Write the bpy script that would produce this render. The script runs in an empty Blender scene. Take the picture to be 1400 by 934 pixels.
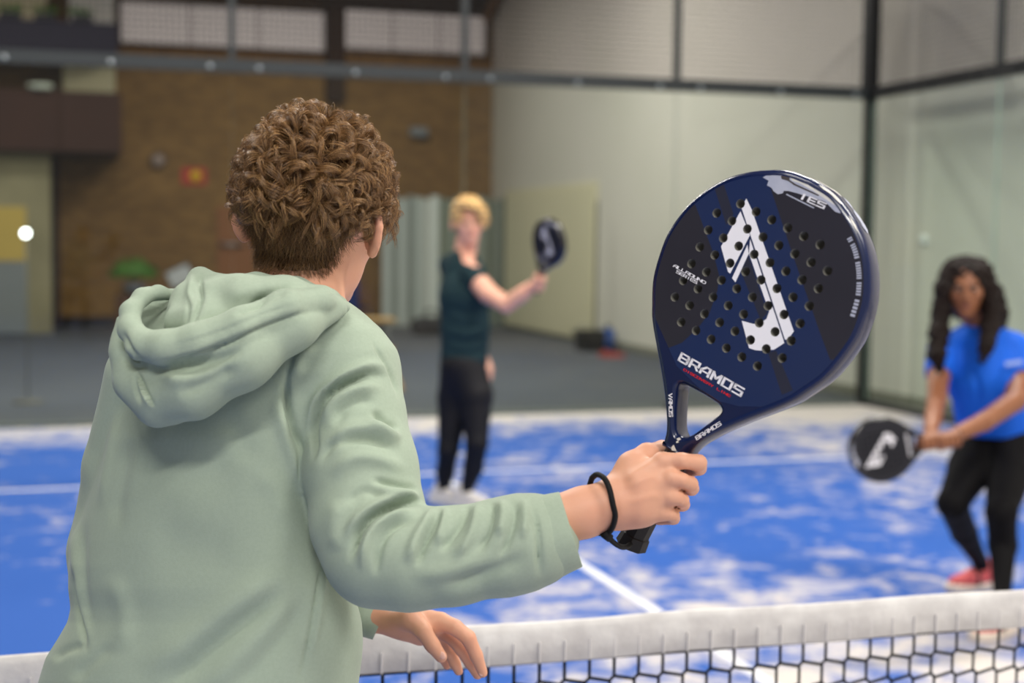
import bpy, bmesh, math, random
import numpy as np
from mathutils import Vector, Matrix, Euler
from mathutils.geometry import delaunay_2d_cdt

random.seed(7); RNG = np.random.default_rng(7)
SC = bpy.context.scene
COL = SC.collection

# ------------------------------------------------------------------ camera
FPX = 1982.5                      # focal length for a 1400 px wide frame
YAW, PITCH, ROLL = 0.29985, 0.06882, 0.0090
CAM = np.array([-2.3505, -2.3031, 1.5411])
FW = np.array([math.sin(YAW)*math.cos(PITCH), math.cos(YAW)*math.cos(PITCH), -math.sin(PITCH)])
_r = np.array([math.cos(YAW), -math.sin(YAW), 0.0]); _u = np.cross(_r, FW)
RT = _r*math.cos(ROLL) + _u*math.sin(ROLL)
UP = -_r*math.sin(ROLL) + _u*math.cos(ROLL)
cam_data = bpy.data.cameras.new('camera'); cam = bpy.data.objects.new('camera', cam_data)
COL.objects.link(cam)
cam.matrix_world = Matrix(((RT[0], UP[0], -FW[0], CAM[0]), (RT[1], UP[1], -FW[1], CAM[1]),
                           (RT[2], UP[2], -FW[2], CAM[2]), (0, 0, 0, 1)))
cam_data.sensor_width = 36.0; cam_data.sensor_fit = 'HORIZONTAL'; cam_data.lens = FPX/1400*36
cam_data.clip_start = 0.05; cam_data.clip_end = 120
cam_data.dof.use_dof = True; cam_data.dof.focus_distance = 1.74; cam_data.dof.aperture_fstop = 3.3
SC.camera = cam

# ------------------------------------------------------------------ world, lights, exposure
SC.view_settings.view_transform = 'Standard'; SC.view_settings.look = 'None'
SC.view_settings.exposure = 0.0; SC.view_settings.gamma = 1.0
world = bpy.data.worlds.new('world'); SC.world = world; world.use_nodes = True
_bg = world.node_tree.nodes['Background']
_bg.inputs['Color'].default_value = (1.0, 0.98, 0.95, 1); _bg.inputs['Strength'].default_value = 0.5
SC.cycles.max_bounces = 8; SC.cycles.transparent_max_bounces = 24
SC.cycles.diffuse_bounces = 3; SC.cycles.glossy_bounces = 3; SC.cycles.transmission_bounces = 4
SC.cycles.caustics_reflective = False; SC.cycles.caustics_refractive = False

# hall lamps and added fill lights: x, y, z, length along x, width along y, watts  (no bodies; those behind the camera and at the hall end are added fill)
LAMPS = [(-3.6, -5.6, 6.4, 2.4, 0.5, 400), (1.6, -4.8, 6.4, 2.4, 0.5, 270), (-3.4, -1.6, 6.4, 2.4, 0.5, 90), (2.2, -1.2, 6.4, 2.4, 0.5, 320),
         (-3.2, 4.2, 6.4, 2.4, 0.5, 240), (2.4, 4.6, 6.4, 2.4, 0.5, 400),
         (-2.0, 9.2, 6.4, 1.2, 0.4, 200), (-1.5, 13.2, 6.4, 0.6, 0.3, 260), (-9.0, 8.0, 6.4, 2.4, 0.5, 90),
         (1.8, 15.5, 6.4, 2.4, 0.5, 270), (-3.5, 18.5, 6.4, 2.4, 0.5, 130), (2.0, 20.5, 6.4, 1.6, 0.5, 70)]
for _k, (_x, _y, _z, _l, _w, _p) in enumerate(LAMPS):
    _d = bpy.data.lights.new('hall_and_fill_light', 'AREA'); _d.shape = 'RECTANGLE'
    _d.size = _l; _d.size_y = _w; _d.energy = _p; _d.color = (1.0, 0.965, 0.91)
    _o = bpy.data.objects.new('hall_and_fill_light', _d); _o.location = (_x, _y, _z - 0.09); COL.objects.link(_o)

# ------------------------------------------------------------------ helpers
def s2l(c):
    c = np.array(c, float)/255.0
    return tuple(np.where(c <= 0.04045, c/12.92, ((c+0.055)/1.055)**2.4))

def W(px, py, d):
    """point at depth d along the view axis, seen at photo pixel (px, py)"""
    return CAM + FW*d + RT*((px-700)/FPX*d) + UP*(-(py-467)/FPX*d)

def G(px, py, z=0.0):
    """point on the horizontal plane z seen at photo pixel (px, py)"""
    r = FW + RT*((px-700)/FPX) + UP*(-(py-467)/FPX)
    return CAM + r*((z-CAM[2])/r[2])

def on_plane(px, py, p0, n):
    r = FW + RT*((px-700)/FPX) + UP*(-(py-467)/FPX)
    n = np.array(n, float); p0 = np.array(p0, float)
    return CAM + r*(((p0-CAM) @ n)/(r @ n))

def to_px(P):
    D = np.asarray(P, float) - CAM
    z = D @ FW
    return np.stack([700 + FPX*(D @ RT)/z, 467 - FPX*(D @ UP)/z, z], -1)

MATS = {}
def mat(name, col, rough=0.6, spec=0.4, metal=0.0, noise=None, bump=None, sheen=0.0, attr=None, coat=0.0, sss=0.0):
    """col: sRGB 0..255.  noise=(scale, amount, second colour or None); bump=(scale, strength, distance)"""
    if name in MATS: return MATS[name]
    m = bpy.data.materials.new(name); m.use_nodes = True; MATS[name] = m
    nt = m.node_tree; b = nt.nodes['Principled BSDF']
    b.inputs['Base Color'].default_value = (*s2l(col), 1); b.inputs['Roughness'].default_value = rough
    b.inputs['Specular IOR Level'].default_value = spec; b.inputs['Metallic'].default_value = metal
    if sheen: b.inputs['Sheen Weight'].default_value = sheen; b.inputs['Sheen Roughness'].default_value = 0.5
    if coat: b.inputs['Coat Weight'].default_value = coat; b.inputs['Coat Roughness'].default_value = 0.08
    if sss:
        b.inputs['Subsurface Weight'].default_value = sss
        b.inputs['Subsurface Radius'].default_value = (0.012, 0.005, 0.003); b.inputs['Subsurface Scale'].default_value = 1.0
    tc = nt.nodes.new('ShaderNodeTexCoord')
    if noise:
        sc, amt, c2 = noise
        n = nt.nodes.new('ShaderNodeTexNoise'); n.inputs['Scale'].default_value = sc; n.inputs['Detail'].default_value = 5
        nt.links.new(tc.outputs['Object'], n.inputs['Vector'])
        mx = nt.nodes.new('ShaderNodeMix'); mx.data_type = 'RGBA'
        c2 = c2 if c2 is not None else tuple(min(255, v*1.25+6) for v in col)
        mx.inputs[6].default_value = (*s2l(col), 1); mx.inputs[7].default_value = (*s2l(c2), 1)
        rm = nt.nodes.new('ShaderNodeMapRange'); rm.inputs[1].default_value = 0.35; rm.inputs[2].default_value = 0.65
        rm.inputs[3].default_value = 0.0; rm.inputs[4].default_value = amt
        nt.links.new(n.outputs['Fac'], rm.inputs[0]); nt.links.new(rm.outputs[0], mx.inputs[0])
        nt.links.new(mx.outputs[2], b.inputs['Base Color'])
    if attr:
        a = nt.nodes.new('ShaderNodeAttribute'); a.attribute_name = attr
        nt.links.new(a.outputs['Color'], b.inputs['Base Color'])
    if bump:
        sc, st, dist = bump
        n2 = nt.nodes.new('ShaderNodeTexNoise'); n2.inputs['Scale'].default_value = sc; n2.inputs['Detail'].default_value = 3
        nt.links.new(tc.outputs['Object'], n2.inputs['Vector'])
        bp = nt.nodes.new('ShaderNodeBump'); bp.inputs['Strength'].default_value = st; bp.inputs['Distance'].default_value = dist
        nt.links.new(n2.outputs['Fac'], bp.inputs['Height']); nt.links.new(bp.outputs['Normal'], b.inputs['Normal'])
    return m

def emit(name, col, strength):
    if name in MATS: return MATS[name]
    m = bpy.data.materials.new(name); m.use_nodes = True; MATS[name] = m
    b = m.node_tree.nodes['Principled BSDF']
    b.inputs['Base Color'].default_value = (*s2l(col), 1); b.inputs['Emission Color'].default_value = (*s2l(col), 1)
    b.inputs['Emission Strength'].default_value = strength
    return m

def link(o, parent=None):
    COL.objects.link(o)
    if parent is not None: o.parent = parent
    return o

def empty(name, loc, label=None, cat=None, group=None, rz=0.0, kind=None):
    o = bpy.data.objects.new(name, None); o.location = [float(v) for v in loc]; o.rotation_euler = (0, 0, rz)
    o.empty_display_size = 0.1; COL.objects.link(o)
    tag(o, label, cat, group, kind)
    return o

def tag(o, label=None, cat=None, group=None, kind=None):
    if label: o['label'] = label
    if cat: o['category'] = cat
    if group: o['group'] = group
    if kind: o['kind'] = kind
    return o

def mesh(name, V, F, m, parent=None, smooth=False, world_space=True, mats=None, fm=None):
    """link a mesh; V in world space unless world_space is False (then in the parent's frame)"""
    me = bpy.data.meshes.new(name)
    V = np.asarray(V, float).reshape(-1, 3)
    o = bpy.data.objects.new(name, me)
    if parent is not None:
        o.parent = parent
        if world_space:
            inv = np.array(world_matrix(parent).inverted())
            V = V @ inv[:3, :3].T + inv[:3, 3]
    me.from_pydata(V.tolist(), [], [list(map(int, f)) for f in F])
    for mm in (mats or [m]): me.materials.append(mm)
    if fm is not None: me.polygons.foreach_set('material_index', np.asarray(fm, np.int32))
    if smooth: me.polygons.foreach_set('use_smooth', np.ones(len(me.polygons), bool))
    me.update(); COL.objects.link(o)
    return o

def world_matrix(o):
    m = o.matrix_basis.copy()
    while o.parent is not None:
        o = o.parent; m = o.matrix_basis @ m
    return m

class MB:
    """collects shapes and builds ONE mesh object"""
    def __init__(s): s.V = []; s.F = []; s.n = 0; s.S = []
    def add(s, V, F, smooth=False):
        V = np.asarray(V, float).reshape(-1, 3); s.V.append(V)
        s.F += [[i+s.n for i in f] for f in F]; s.S += [smooth]*len(F); s.n += len(V); return s
    def box(s, lo, hi, M=None):
        lo = np.minimum(lo, hi) if M is None else lo
        V = np.array([[(lo, hi)[i][0], (lo, hi)[j][1], (lo, hi)[k][2]] for i in (0, 1) for j in (0, 1) for k in (0, 1)], float)
        if M is not None: V = V @ np.array(M)[:3, :3].T + np.array(M)[:3, 3]
        return s.add(V, [(0, 1, 3, 2), (4, 6, 7, 5), (0, 4, 5, 1), (2, 3, 7, 6), (0, 2, 6, 4), (1, 5, 7, 3)])
    def tube(s, P, R, n=8, caps=True, smooth=True, flat=None, closed=False):
        """swept tube through points P; R radius or list; flat=(direction, factor) squashes it along a direction"""
        P = np.asarray(P, float); R = np.ones(len(P))*R if np.isscalar(R) else np.asarray(R, float)
        T = np.gradient(P, axis=0) if not closed else (np.roll(P, -1, 0)-np.roll(P, 1, 0))
        T /= np.linalg.norm(T, axis=1)[:, None]+1e-12
        a = np.array([0, 0, 1.0]) if abs(T[0][2]) < 0.9 else np.array([1.0, 0, 0])
        rings = []
        for i in range(len(P)):
            a = a - T[i]*(a @ T[i]); a /= np.linalg.norm(a)+1e-12; b = np.cross(T[i], a)
            an = np.arange(n)*2*math.pi/n
            rg = (np.cos(an)[:, None]*a + np.sin(an)[:, None]*b)*R[i]
            if flat is not None: rg = rg - np.outer(rg @ flat[0], flat[0])*(1-flat[1])
            rings.append(P[i]+rg)
        V = np.concatenate(rings); F = []; m = len(P)
        for i in range(m if closed else m-1):
            j = (i+1) % m
            for k in range(n): F.append((i*n+k, i*n+(k+1) % n, j*n+(k+1) % n, j*n+k))
        if caps and not closed: F += [tuple(range(n))[::-1], tuple((m-1)*n+k for k in range(n))]
        return s.add(V, F, smooth)
    def cyl(s, a, b, r, n=12, smooth=True): return s.tube([a, b], r, n, True, smooth)
    def ell(s, c, r, n=10, m=14, M=None):
        V = []; F = []
        for i in range(n+1):
            t = math.pi*i/n
            for j in range(m):
                p = 2*math.pi*j/m
                V.append([r[0]*math.sin(t)*math.cos(p), r[1]*math.sin(t)*math.sin(p), r[2]*math.cos(t)])
        for i in range(n):
            for j in range(m): F.append((i*m+j, (i+1)*m+j, (i+1)*m+(j+1) % m, i*m+(j+1) % m))
        V = np.array(V)
        if M is not None: V = V @ np.array(M)[:3, :3].T
        return s.add(V+np.array(c), F, True)
    def build(s, name, m, parent=None, **k):
        o = mesh(name, np.concatenate(s.V), s.F, m, parent, **k)
        o.data.polygons.foreach_set('use_smooth', np.array(s.S, bool))
        return o

def box(name, lo, hi, m, parent=None, **k): return MB().box(lo, hi).build(name, m, parent, **k)

def bev_box(name, lo, hi, r, m, parent=None, seg=2, M=None):
    bm = bmesh.new(); bmesh.ops.create_cube(bm, size=1)
    lo = np.array(lo, float); hi = np.array(hi, float)
    for v in bm.verts: v.co = Vector(((lo+hi)/2 + np.array(v.co)*(hi-lo)).tolist())
    bmesh.ops.bevel(bm, geom=list(bm.edges), offset=r, segments=seg, affect='EDGES', profile=0.5)
    if M is not None: bmesh.ops.transform(bm, matrix=M, verts=bm.verts)
    V = [v.co[:] for v in bm.verts]; F = [[v.index for v in f.verts] for f in bm.faces]
    bm.verts.index_update(); bm.free()
    return mesh(name, V, F, m, parent)

# ------------------------------------------------------------------ implicit surfaces (for bodies and cloth)
def smin(a, b, k):
    h = np.clip(0.5+0.5*(b-a)/k, 0, 1); return b*(1-h)+a*h - k*h*(1-h)

def capsule(P, a, b, ra, rb):
    a = np.asarray(a, float); b = np.asarray(b, float); ba = b-a
    h = np.clip(((P-a) @ ba)/(ba @ ba+1e-12), 0, 1)
    q = P-a; q = q-h[:, None]*ba
    return np.sqrt((q*q).sum(1)) - (ra+(rb-ra)*h)

def chain(P, pts, rad, k=0.008):
    d = None
    for i in range(len(pts)-1):
        c = capsule(P, pts[i], pts[i+1], rad[i], rad[i+1]); d = c if d is None else smin(d, c, k)
    return d

def ellips(P, c, r, R=None):
    q = P-np.asarray(c, float)
    if R is not None: q = q @ R           # columns of R are the ellipsoid's axes
    r = np.asarray(r, float)
    k0 = np.sqrt(((q/r)**2).sum(1)); k1 = np.sqrt(((q/r**2)**2).sum(1))+1e-9
    return k0*(k0-1)/k1

def surface(f, lo, hi, h, smooth=2, slack=1.7):
    """surface nets of f<0 inside the box lo..hi with cell size h; returns verts, quads"""
    lo = np.asarray(lo, float); hi = np.asarray(hi, float)
    B = 8
    nb = np.maximum(1, np.ceil((hi-lo)/(h*B)).astype(int)); n = nb*B+1
    c = np.stack(np.meshgrid(*[np.arange(k) for k in nb], indexing='ij'), -1).reshape(-1, 3)
    ctr = lo + (c*B+B/2)*h
    fc = f(ctr)
    D = np.repeat(np.repeat(np.repeat(fc.reshape(nb).astype(np.float32), B, 0), B, 1), B, 2)
    D = np.pad(D, ((0, 1), (0, 1), (0, 1)), mode='edge')
    keep = c[np.abs(fc) < h*B*0.87*slack]
    g = np.stack(np.meshgrid(*[np.arange(B+1)]*3, indexing='ij'), -1).reshape(-1, 3)
    for s in range(0, len(keep), 400):
        idx = (keep[s:s+400, None, :]*B + g[None]).reshape(-1, 3)
        D[idx[:, 0], idx[:, 1], idx[:, 2]] = f(lo+idx*h)
    D[0] = np.maximum(D[0], 1e-4); D[-1] = np.maximum(D[-1], 1e-4); D[:, 0] = np.maximum(D[:, 0], 1e-4)
    D[:, -1] = np.maximum(D[:, -1], 1e-4); D[:, :, 0] = np.maximum(D[:, :, 0], 1e-4); D[:, :, -1] = np.maximum(D[:, :, -1], 1e-4)
    ins = D < 0
    cnt = np.zeros(np.array(D.shape)-1, np.int8)
    sl = lambda i, k: slice(i, i+k)
    m = np.array(D.shape)-1
    for i in (0, 1):
        for j in (0, 1):
            for k in (0, 1): cnt += ins[sl(i, m[0]), sl(j, m[1]), sl(k, m[2])]
    act = (cnt > 0) & (cnt < 8)
    ids = -np.ones(act.shape, np.int64); A = np.argwhere(act); ids[act] = np.arange(len(A))
    S = np.zeros((len(A), 3)); N = np.zeros(len(A))
    cor = [(0, 0, 0), (1, 0, 0), (0, 1, 0), (1, 1, 0), (0, 0, 1), (1, 0, 1), (0, 1, 1), (1, 1, 1)]
    for a, b in [(0, 1), (2, 3), (4, 5), (6, 7), (0, 2), (1, 3), (4, 6), (5, 7), (0, 4), (1, 5), (2, 6), (3, 7)]:
        pa = A+cor[a]; pb = A+cor[b]
        da = D[pa[:, 0], pa[:, 1], pa[:, 2]].astype(float); db = D[pb[:, 0], pb[:, 1], pb[:, 2]].astype(float)
        x = (da < 0) != (db < 0); t = np.where(x, da/(da-db+1e-30), 0)
        S[x] += (pa[x] + (pb[x]-pa[x])*t[x, None]); N[x] += 1
    V = lo + S/N[:, None]*h
    Q = []
    for ax in range(3):
        s0 = [slice(None)]*3; s1 = [slice(None)]*3; s0[ax] = slice(0, -1); s1[ax] = slice(1, None)
        e = ins[tuple(s0)] != ins[tuple(s1)]
        E = np.argwhere(e); u, v = (ax+1) % 3, (ax+2) % 3
        E = E[(E[:, u] > 0) & (E[:, v] > 0) & (E[:, u] < D.shape[u]-1) & (E[:, v] < D.shape[v]-1)]
        q = []
        for du, dv in ((-1, -1), (0, -1), (0, 0), (-1, 0)):
            p = E.copy(); p[:, u] += du; p[:, v] += dv; q.append(ids[p[:, 0], p[:, 1], p[:, 2]])
        q = np.stack(q, 1); fl = ~ins[E[:, 0], E[:, 1], E[:, 2]]
        q[fl] = q[fl][:, ::-1]; Q.append(q)
    Q = np.concatenate(Q)
    for _ in range(smooth): V = relax(V, Q, 0.5)
    return V, Q

def relax(V, Q, lam, mask=None):
    acc = np.zeros_like(V); n = np.zeros(len(V))
    for a, b in ((0, 1), (1, 2), (2, 3), (3, 0)):
        np.add.at(acc, Q[:, a], V[Q[:, b]]); np.add.at(acc, Q[:, b], V[Q[:, a]])
        np.add.at(n, Q[:, a], 1); np.add.at(n, Q[:, b], 1)
    d = acc/np.maximum(n, 1)[:, None]-V
    return V + d*(lam if mask is None else lam*mask[:, None])

def normals(V, Q):
    N = np.cross(V[Q[:, 2]]-V[Q[:, 0]], V[Q[:, 3]]-V[Q[:, 1]])
    o = np.zeros_like(V)
    for k in range(4): np.add.at(o, Q[:, k], N)
    return o/(np.linalg.norm(o, axis=1)[:, None]+1e-12)

def polydist(p, L):
    """distance of 2D points p to polyline L, and position 0..1 along it"""
    L = np.asarray(L, float); best = np.full(len(p), 1e9); tt = np.zeros(len(p)); side = np.zeros(len(p))
    seg = np.linalg.norm(np.diff(L, axis=0), axis=1); cum = np.concatenate([[0], np.cumsum(seg)])
    for i in range(len(L)-1):
        ba = L[i+1]-L[i]; q = p-L[i]; h = np.clip((q @ ba)/(ba @ ba), 0, 1)
        r = q-h[:, None]*ba; d = np.sqrt((r*r).sum(1)); u = d < best
        best[u] = d[u]; tt[u] = (cum[i]+h[u]*seg[i])/cum[-1]; side[u] = np.sign(ba[0]*q[u, 1]-ba[1]*q[u, 0])
    return best, tt, side

def spline(P, n):
    """Catmull-Rom through points, n samples"""
    P = np.asarray(P, float); m = len(P)
    Pp = np.concatenate([[2*P[0]-P[1]], P, [2*P[-1]-P[-2]]])
    t = np.linspace(0, m-1, n); i = np.minimum(t.astype(int), m-2); f = (t-i)[:, None]
    a, b, c, d = Pp[i], Pp[i+1], Pp[i+2], Pp[i+3]
    return 0.5*((2*b)+(c-a)*f+(2*a-5*b+4*c-d)*f**2+(3*b-a-3*c+d)*f**3)
# ------------------------------------------------------------------ the hall
XR, YB, XL, ZC = 5.42, 24.2, -14.0, 6.5
def struct(o): o['kind'] = 'structure'; return o

M_floor = mat('floor_rubber', (74, 76, 82), 0.75, 0.25, noise=(0.9, 0.5, (86, 88, 93)), bump=(300, 0.15, 0.002))
struct(box('floor', (XL-0.2, -7, -0.2), (XR+0.2, YB+0.2, -0.012), M_floor))

def turf_material():
    m = bpy.data.materials.new('blue_turf'); m.use_nodes = True
    nt = m.node_tree; b = nt.nodes['Principled BSDF']; b.inputs['Roughness'].default_value = 0.85
    b.inputs['Specular IOR Level'].default_value = 0.15
    N = nt.nodes.new; L = nt.links.new
    tc = N('ShaderNodeTexCoord'); sep = N('ShaderNodeSeparateXYZ'); L(tc.outputs['Object'], sep.inputs[0])
    mp = N('ShaderNodeMapping'); mp.inputs['Scale'].default_value = (1.0, 1.0, 1); L(tc.outputs['Object'], mp.inputs[0])
    n1 = N('ShaderNodeTexNoise'); n1.inputs['Scale'].default_value = 3.6; n1.inputs['Detail'].default_value = 8
    n1.inputs['Roughness'].default_value = 0.72; n1.inputs['Distortion'].default_value = 0.6
    L(mp.outputs[0], n1.inputs['Vector'])
    n2 = N('ShaderNodeTexNoise'); n2.inputs['Scale'].default_value = 0.42; n2.inputs['Detail'].default_value = 2
    L(mp.outputs[0], n2.inputs['Vector'])
    n3 = N('ShaderNodeTexNoise'); n3.inputs['Scale'].default_value = 260; L(tc.outputs['Object'], n3.inputs['Vector'])
    def mrange(src, a, b_, c, d):
        r = N('ShaderNodeMapRange'); r.inputs[1].default_value = a; r.inputs[2].default_value = b_
        r.inputs[3].default_value = c; r.inputs[4].default_value = d; L(src, r.inputs[0]); return r.outputs[0]
    def mth(op, a, b_):
        k = N('ShaderNodeMath'); k.operation = op
        for i, v in enumerate((a, b_)):
            if isinstance(v, (int, float)): k.inputs[i].default_value = v
            else: L(v, k.inputs[i])
        return k.outputs[0]
    # sand lies thick along the glass, round the net and in the middle; the left half is played clean
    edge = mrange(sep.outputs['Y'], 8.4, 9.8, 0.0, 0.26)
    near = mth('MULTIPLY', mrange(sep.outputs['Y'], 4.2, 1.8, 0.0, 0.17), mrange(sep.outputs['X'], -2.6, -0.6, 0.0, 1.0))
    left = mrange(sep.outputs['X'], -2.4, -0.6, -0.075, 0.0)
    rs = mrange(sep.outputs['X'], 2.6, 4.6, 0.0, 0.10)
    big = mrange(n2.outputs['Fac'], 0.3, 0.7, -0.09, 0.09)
    mid = mrange(sep.outputs['Y'], 0.6, -0.4, 0.0, 0.12)  # extra sand this side of the net, added to weaken the blue bounce
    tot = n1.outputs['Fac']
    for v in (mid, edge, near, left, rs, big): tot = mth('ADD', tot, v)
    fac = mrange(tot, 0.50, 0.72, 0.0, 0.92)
    blue = N('ShaderNodeMix'); blue.data_type = 'RGBA'
    blue.inputs[6].default_value = (*s2l((38, 80, 158)), 1); blue.inputs[7].default_value = (*s2l((56, 98, 174)), 1)
    L(n3.outputs['Fac'], blue.inputs[0])
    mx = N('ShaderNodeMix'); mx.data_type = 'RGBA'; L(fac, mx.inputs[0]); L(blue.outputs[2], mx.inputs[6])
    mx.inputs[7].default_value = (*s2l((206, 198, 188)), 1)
    L(mx.outputs[2], b.inputs['Base Color'])
    bp = N('ShaderNodeBump'); bp.inputs['Strength'].default_value = 0.4; bp.inputs['Distance'].default_value = 0.004
    L(n3.outputs['Fac'], bp.inputs['Height']); L(bp.outputs[0], b.inputs['Normal'])
    return m
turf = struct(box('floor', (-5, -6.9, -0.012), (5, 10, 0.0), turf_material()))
M_line = mat('white_line', (226, 226, 228), 0.8, 0.2, noise=(5, 0.35, (170, 172, 190)))
for lo, hi in (((-5, 6.925, 0.0), (5, 6.975, 0.003)), ((-0.025, -6.85, 0.0), (0.025, 6.925, 0.003))):
    box('court_line', lo, hi, M_line, turf)

def brick_material():
    m = bpy.data.materials.new('brown_brick'); m.use_nodes = True; nt = m.node_tree; b = nt.nodes['Principled BSDF']
    b.inputs['Roughness'].default_value = 0.9; b.inputs['Specular IOR Level'].default_value = 0.1
    tc = nt.nodes.new('ShaderNodeTexCoord'); mp = nt.nodes.new('ShaderNodeMapping')
    mp.inputs['Rotation'].default_value = (math.pi/2, 0, 0); nt.links.new(tc.outputs['Object'], mp.inputs[0])
    br = nt.nodes.new('ShaderNodeTexBrick'); br.inputs['Scale'].default_value = 1
    br.inputs['Brick Width'].default_value = 0.22; br.inputs['Row Height'].default_value = 0.075
    br.inputs['Mortar Size'].default_value = 0.008
    br.inputs['Color1'].default_value = (*s2l((146, 108, 62)), 1); br.inputs['Color2'].default_value = (*s2l((118, 84, 48)), 1)
    br.inputs['Mortar'].default_value = (*s2l((122, 104, 78)), 1)
    nt.links.new(mp.outputs[0], br.inputs['Vector']); nt.links.new(br.outputs['Color'], b.inputs['Base Color'])
    return m
M_brick = brick_material()
M_cream = mat('cream_render', (206, 200, 190), 0.8, 0.2, noise=(0.6, 0.5, (198, 194, 181)))
M_darkbrown = mat('dark_brown_wood', (60, 42, 30), 0.7, 0.2, noise=(3, 0.5, (48, 34, 25)))
M_ceil = mat('brown_board', (92, 72, 54), 0.85, 0.15)
def yp(px, py): return on_plane(px, py, (0, YB, 0), (0, 1, 0))     # point on the back wall
def xp(px, py): return on_plane(px, py, (XR, 0, 0), (1, 0, 0))     # point on the right wall
struct(box('wall_back', (XL, YB, -0.012), (XR, YB+0.2, ZC), M_brick))
struct(box('wall_right', (XR, -7, -0.012), (XR+0.2, YB+0.2, ZC), M_cream))
struct(box('wall_left', (XL-0.2, -7, -0.012), (XL, YB+0.2, ZC), M_cream))
struct(box('ceiling', (XL-0.2, -7, ZC), (XR+0.2, YB+0.2, ZC+0.2), M_ceil))
struct(box('baseboard_back', (XL, YB-0.03, -0.012), (XR, YB, 0.16), mat('dark_skirting', (42, 40, 44), 0.7, 0.2)))
struct(box('baseboard_right', (XR-0.02, 9.0, -0.012), (XR, YB-0.03, 0.09), mat('grey_skirting', (120, 118, 106), 0.7, 0.2)))

M_pane = emit('frosted_window', (158, 149, 144), 0.55)
def window(n, x0, y0, x1, y1):
    a = yp(x0, y1); b = yp(x1, y0)
    w = struct(MB().box((a[0]-0.08, YB-0.05, a[2]-0.08), (b[0]+0.08, YB-0.003, b[2]+0.08)).build('window_%d' % n, M_darkbrown))
    k = 3
    for i in range(k):
        xa = a[0]+(b[0]-a[0])*i/k; xb = a[0]+(b[0]-a[0])*(i+1)/k
        box('pane', (xa+0.012, YB-0.065, a[2]), (xb-0.012, YB-0.052, b[2]), M_pane, w)
window(1, 165, 18, 443, 58)
window(2, 471, 24, 662, 66)
# brown timber pillar and beams
for n, (x0, x1, y0, y1) in enumerate([(444, 469, -80, 140)]):
    a = yp(x0, y1); b = yp(x1, y0)
    struct(box('trim_1', (a[0], YB-0.25, a[2]), (b[0], YB-0.066, min(b[2], ZC)), M_darkbrown))
a = yp(665, -10); struct(box('trim_2', (XL, YB-0.3, yp(440, 16)[2]+0.1), (XR, YB-0.25, ZC), M_darkbrown))
p0 = xp(664, 50); p1 = xp(700, -30)
struct(MB().tube([(XR-0.14, p0[1], p0[2]), (XR-0.14, p1[1]-0.6, ZC-0.01)], 0.11, 4, smooth=False).build('trim_3', mat('oak_brace', (118, 84, 48), 0.7, 0.2)))
a = yp(68, 440); b = yp(80, 210)
struct(box('trim_4', (a[0], YB-0.45, -0.012), (b[0], YB-0.2, 3.4), mat('dark_post', (44, 30, 28), 0.7, 0.2)))
# brown leaf door with a push bar
a = yp(297, 450); b = yp(347, 283)
d2 = struct(box('door_2', (a[0], YB-0.05, 0.0), (b[0], YB-0.031, b[2]), mat('orange_brown_door', (138, 88, 52), 0.6, 0.3)))
h0 = yp(300, 334); h1 = yp(324, 334)
hb = MB().cyl((h0[0], YB-0.13, h0[2]), (h1[0]+0.1, YB-0.13, h0[2]), 0.025)
for q in (h0[0]+0.03, h1[0]+0.02): hb.cyl((q, YB-0.13, h0[2]), (q, YB-0.05, h0[2]), 0.04)
hb.build('door_handle', mat('satin_steel', (170, 170, 172), 0.35, 0.5, 0.9), d2)
# cream double leaf door in the right wall
a = xp(692, 458); b = xp(815, 470); t = xp(692, 262)
d1 = struct(box('door_1', (XR-0.045, b[1], 0.02), (XR-0.003, a[1], t[2]), mat('cream_door', (212, 204, 174), 0.6, 0.3, noise=(0.7, 0.4, (202, 194, 164)))))
mid = (a[1]+b[1])/2 - 0.25
box('door_leaf', (XR-0.062, b[1]+0.06, 0.05), (XR-0.046, mid-0.012, t[2]-0.06), MATS['cream_door'], d1)
box('door_leaf', (XR-0.062, mid+0.012, 0.05), (XR-0.046, a[1]-0.06, t[2]-0.06), MATS['cream_door'], d1)
# gallery at the left: cream block below, brown parapet, dark upper parapet
YG = YB-2.2
def gp(px, py): return on_plane(px, py, (0, YG, 0), (0, 1, 0))
M_block = mat('cream_block', (132, 124, 98), 0.85, 0.15, noise=(1.0, 0.4, None))
a = gp(68, 200)
struct(box('wall_gallery', (XL, YG+0.35, -0.012), (a[0], YB, gp(0, 203)[2]), M_block))
g = struct(box('trim_5', (XL, YG, gp(100, 208)[2]), (gp(165, 150)[0], YB, gp(100, 200)[2]), M_darkbrown))
xs = [XL, gp(-70, 1)[0], gp(79, 1)[0], gp(165, 1)[0]]
for i in range(3):
    box('parapet_panel', (xs[i]+0.008, YG-0.05, gp(100, 207)[2]), (xs[i+1]-0.008, YG, gp(100, 125)[2]), mat('red_brown_board', (62, 38, 30), 0.7, 0.2, noise=(1.5, 0.5, (54, 34, 28))), g)
g2 = struct(box('trim_6', (XL, YG, gp(100, 70)[2]), (gp(160, 1)[0], YB, gp(100, 64)[2]), M_darkbrown))
box('parapet_panel', (XL, YG-0.05, gp(100, 70)[2]), (gp(160, 1)[0], YG, gp(100, 30)[2]), mat('navy_board', (48, 46, 58), 0.7, 0.2), g2)
M_pale = mat('pale_gallery', (196, 184, 152), 0.8, 0.2)
struct(box('wall_upper', (gp(85, 1)[0], YB-1.0, gp(100, 200)[2]), (gp(160, 1)[0], YB, gp(100, 70)[2]), M_pale))
struct(box('wall_attic', (XL, YB-0.9, gp(100, 64)[2]), (gp(62, 1)[0], YB, ZC), M_pale))
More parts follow.
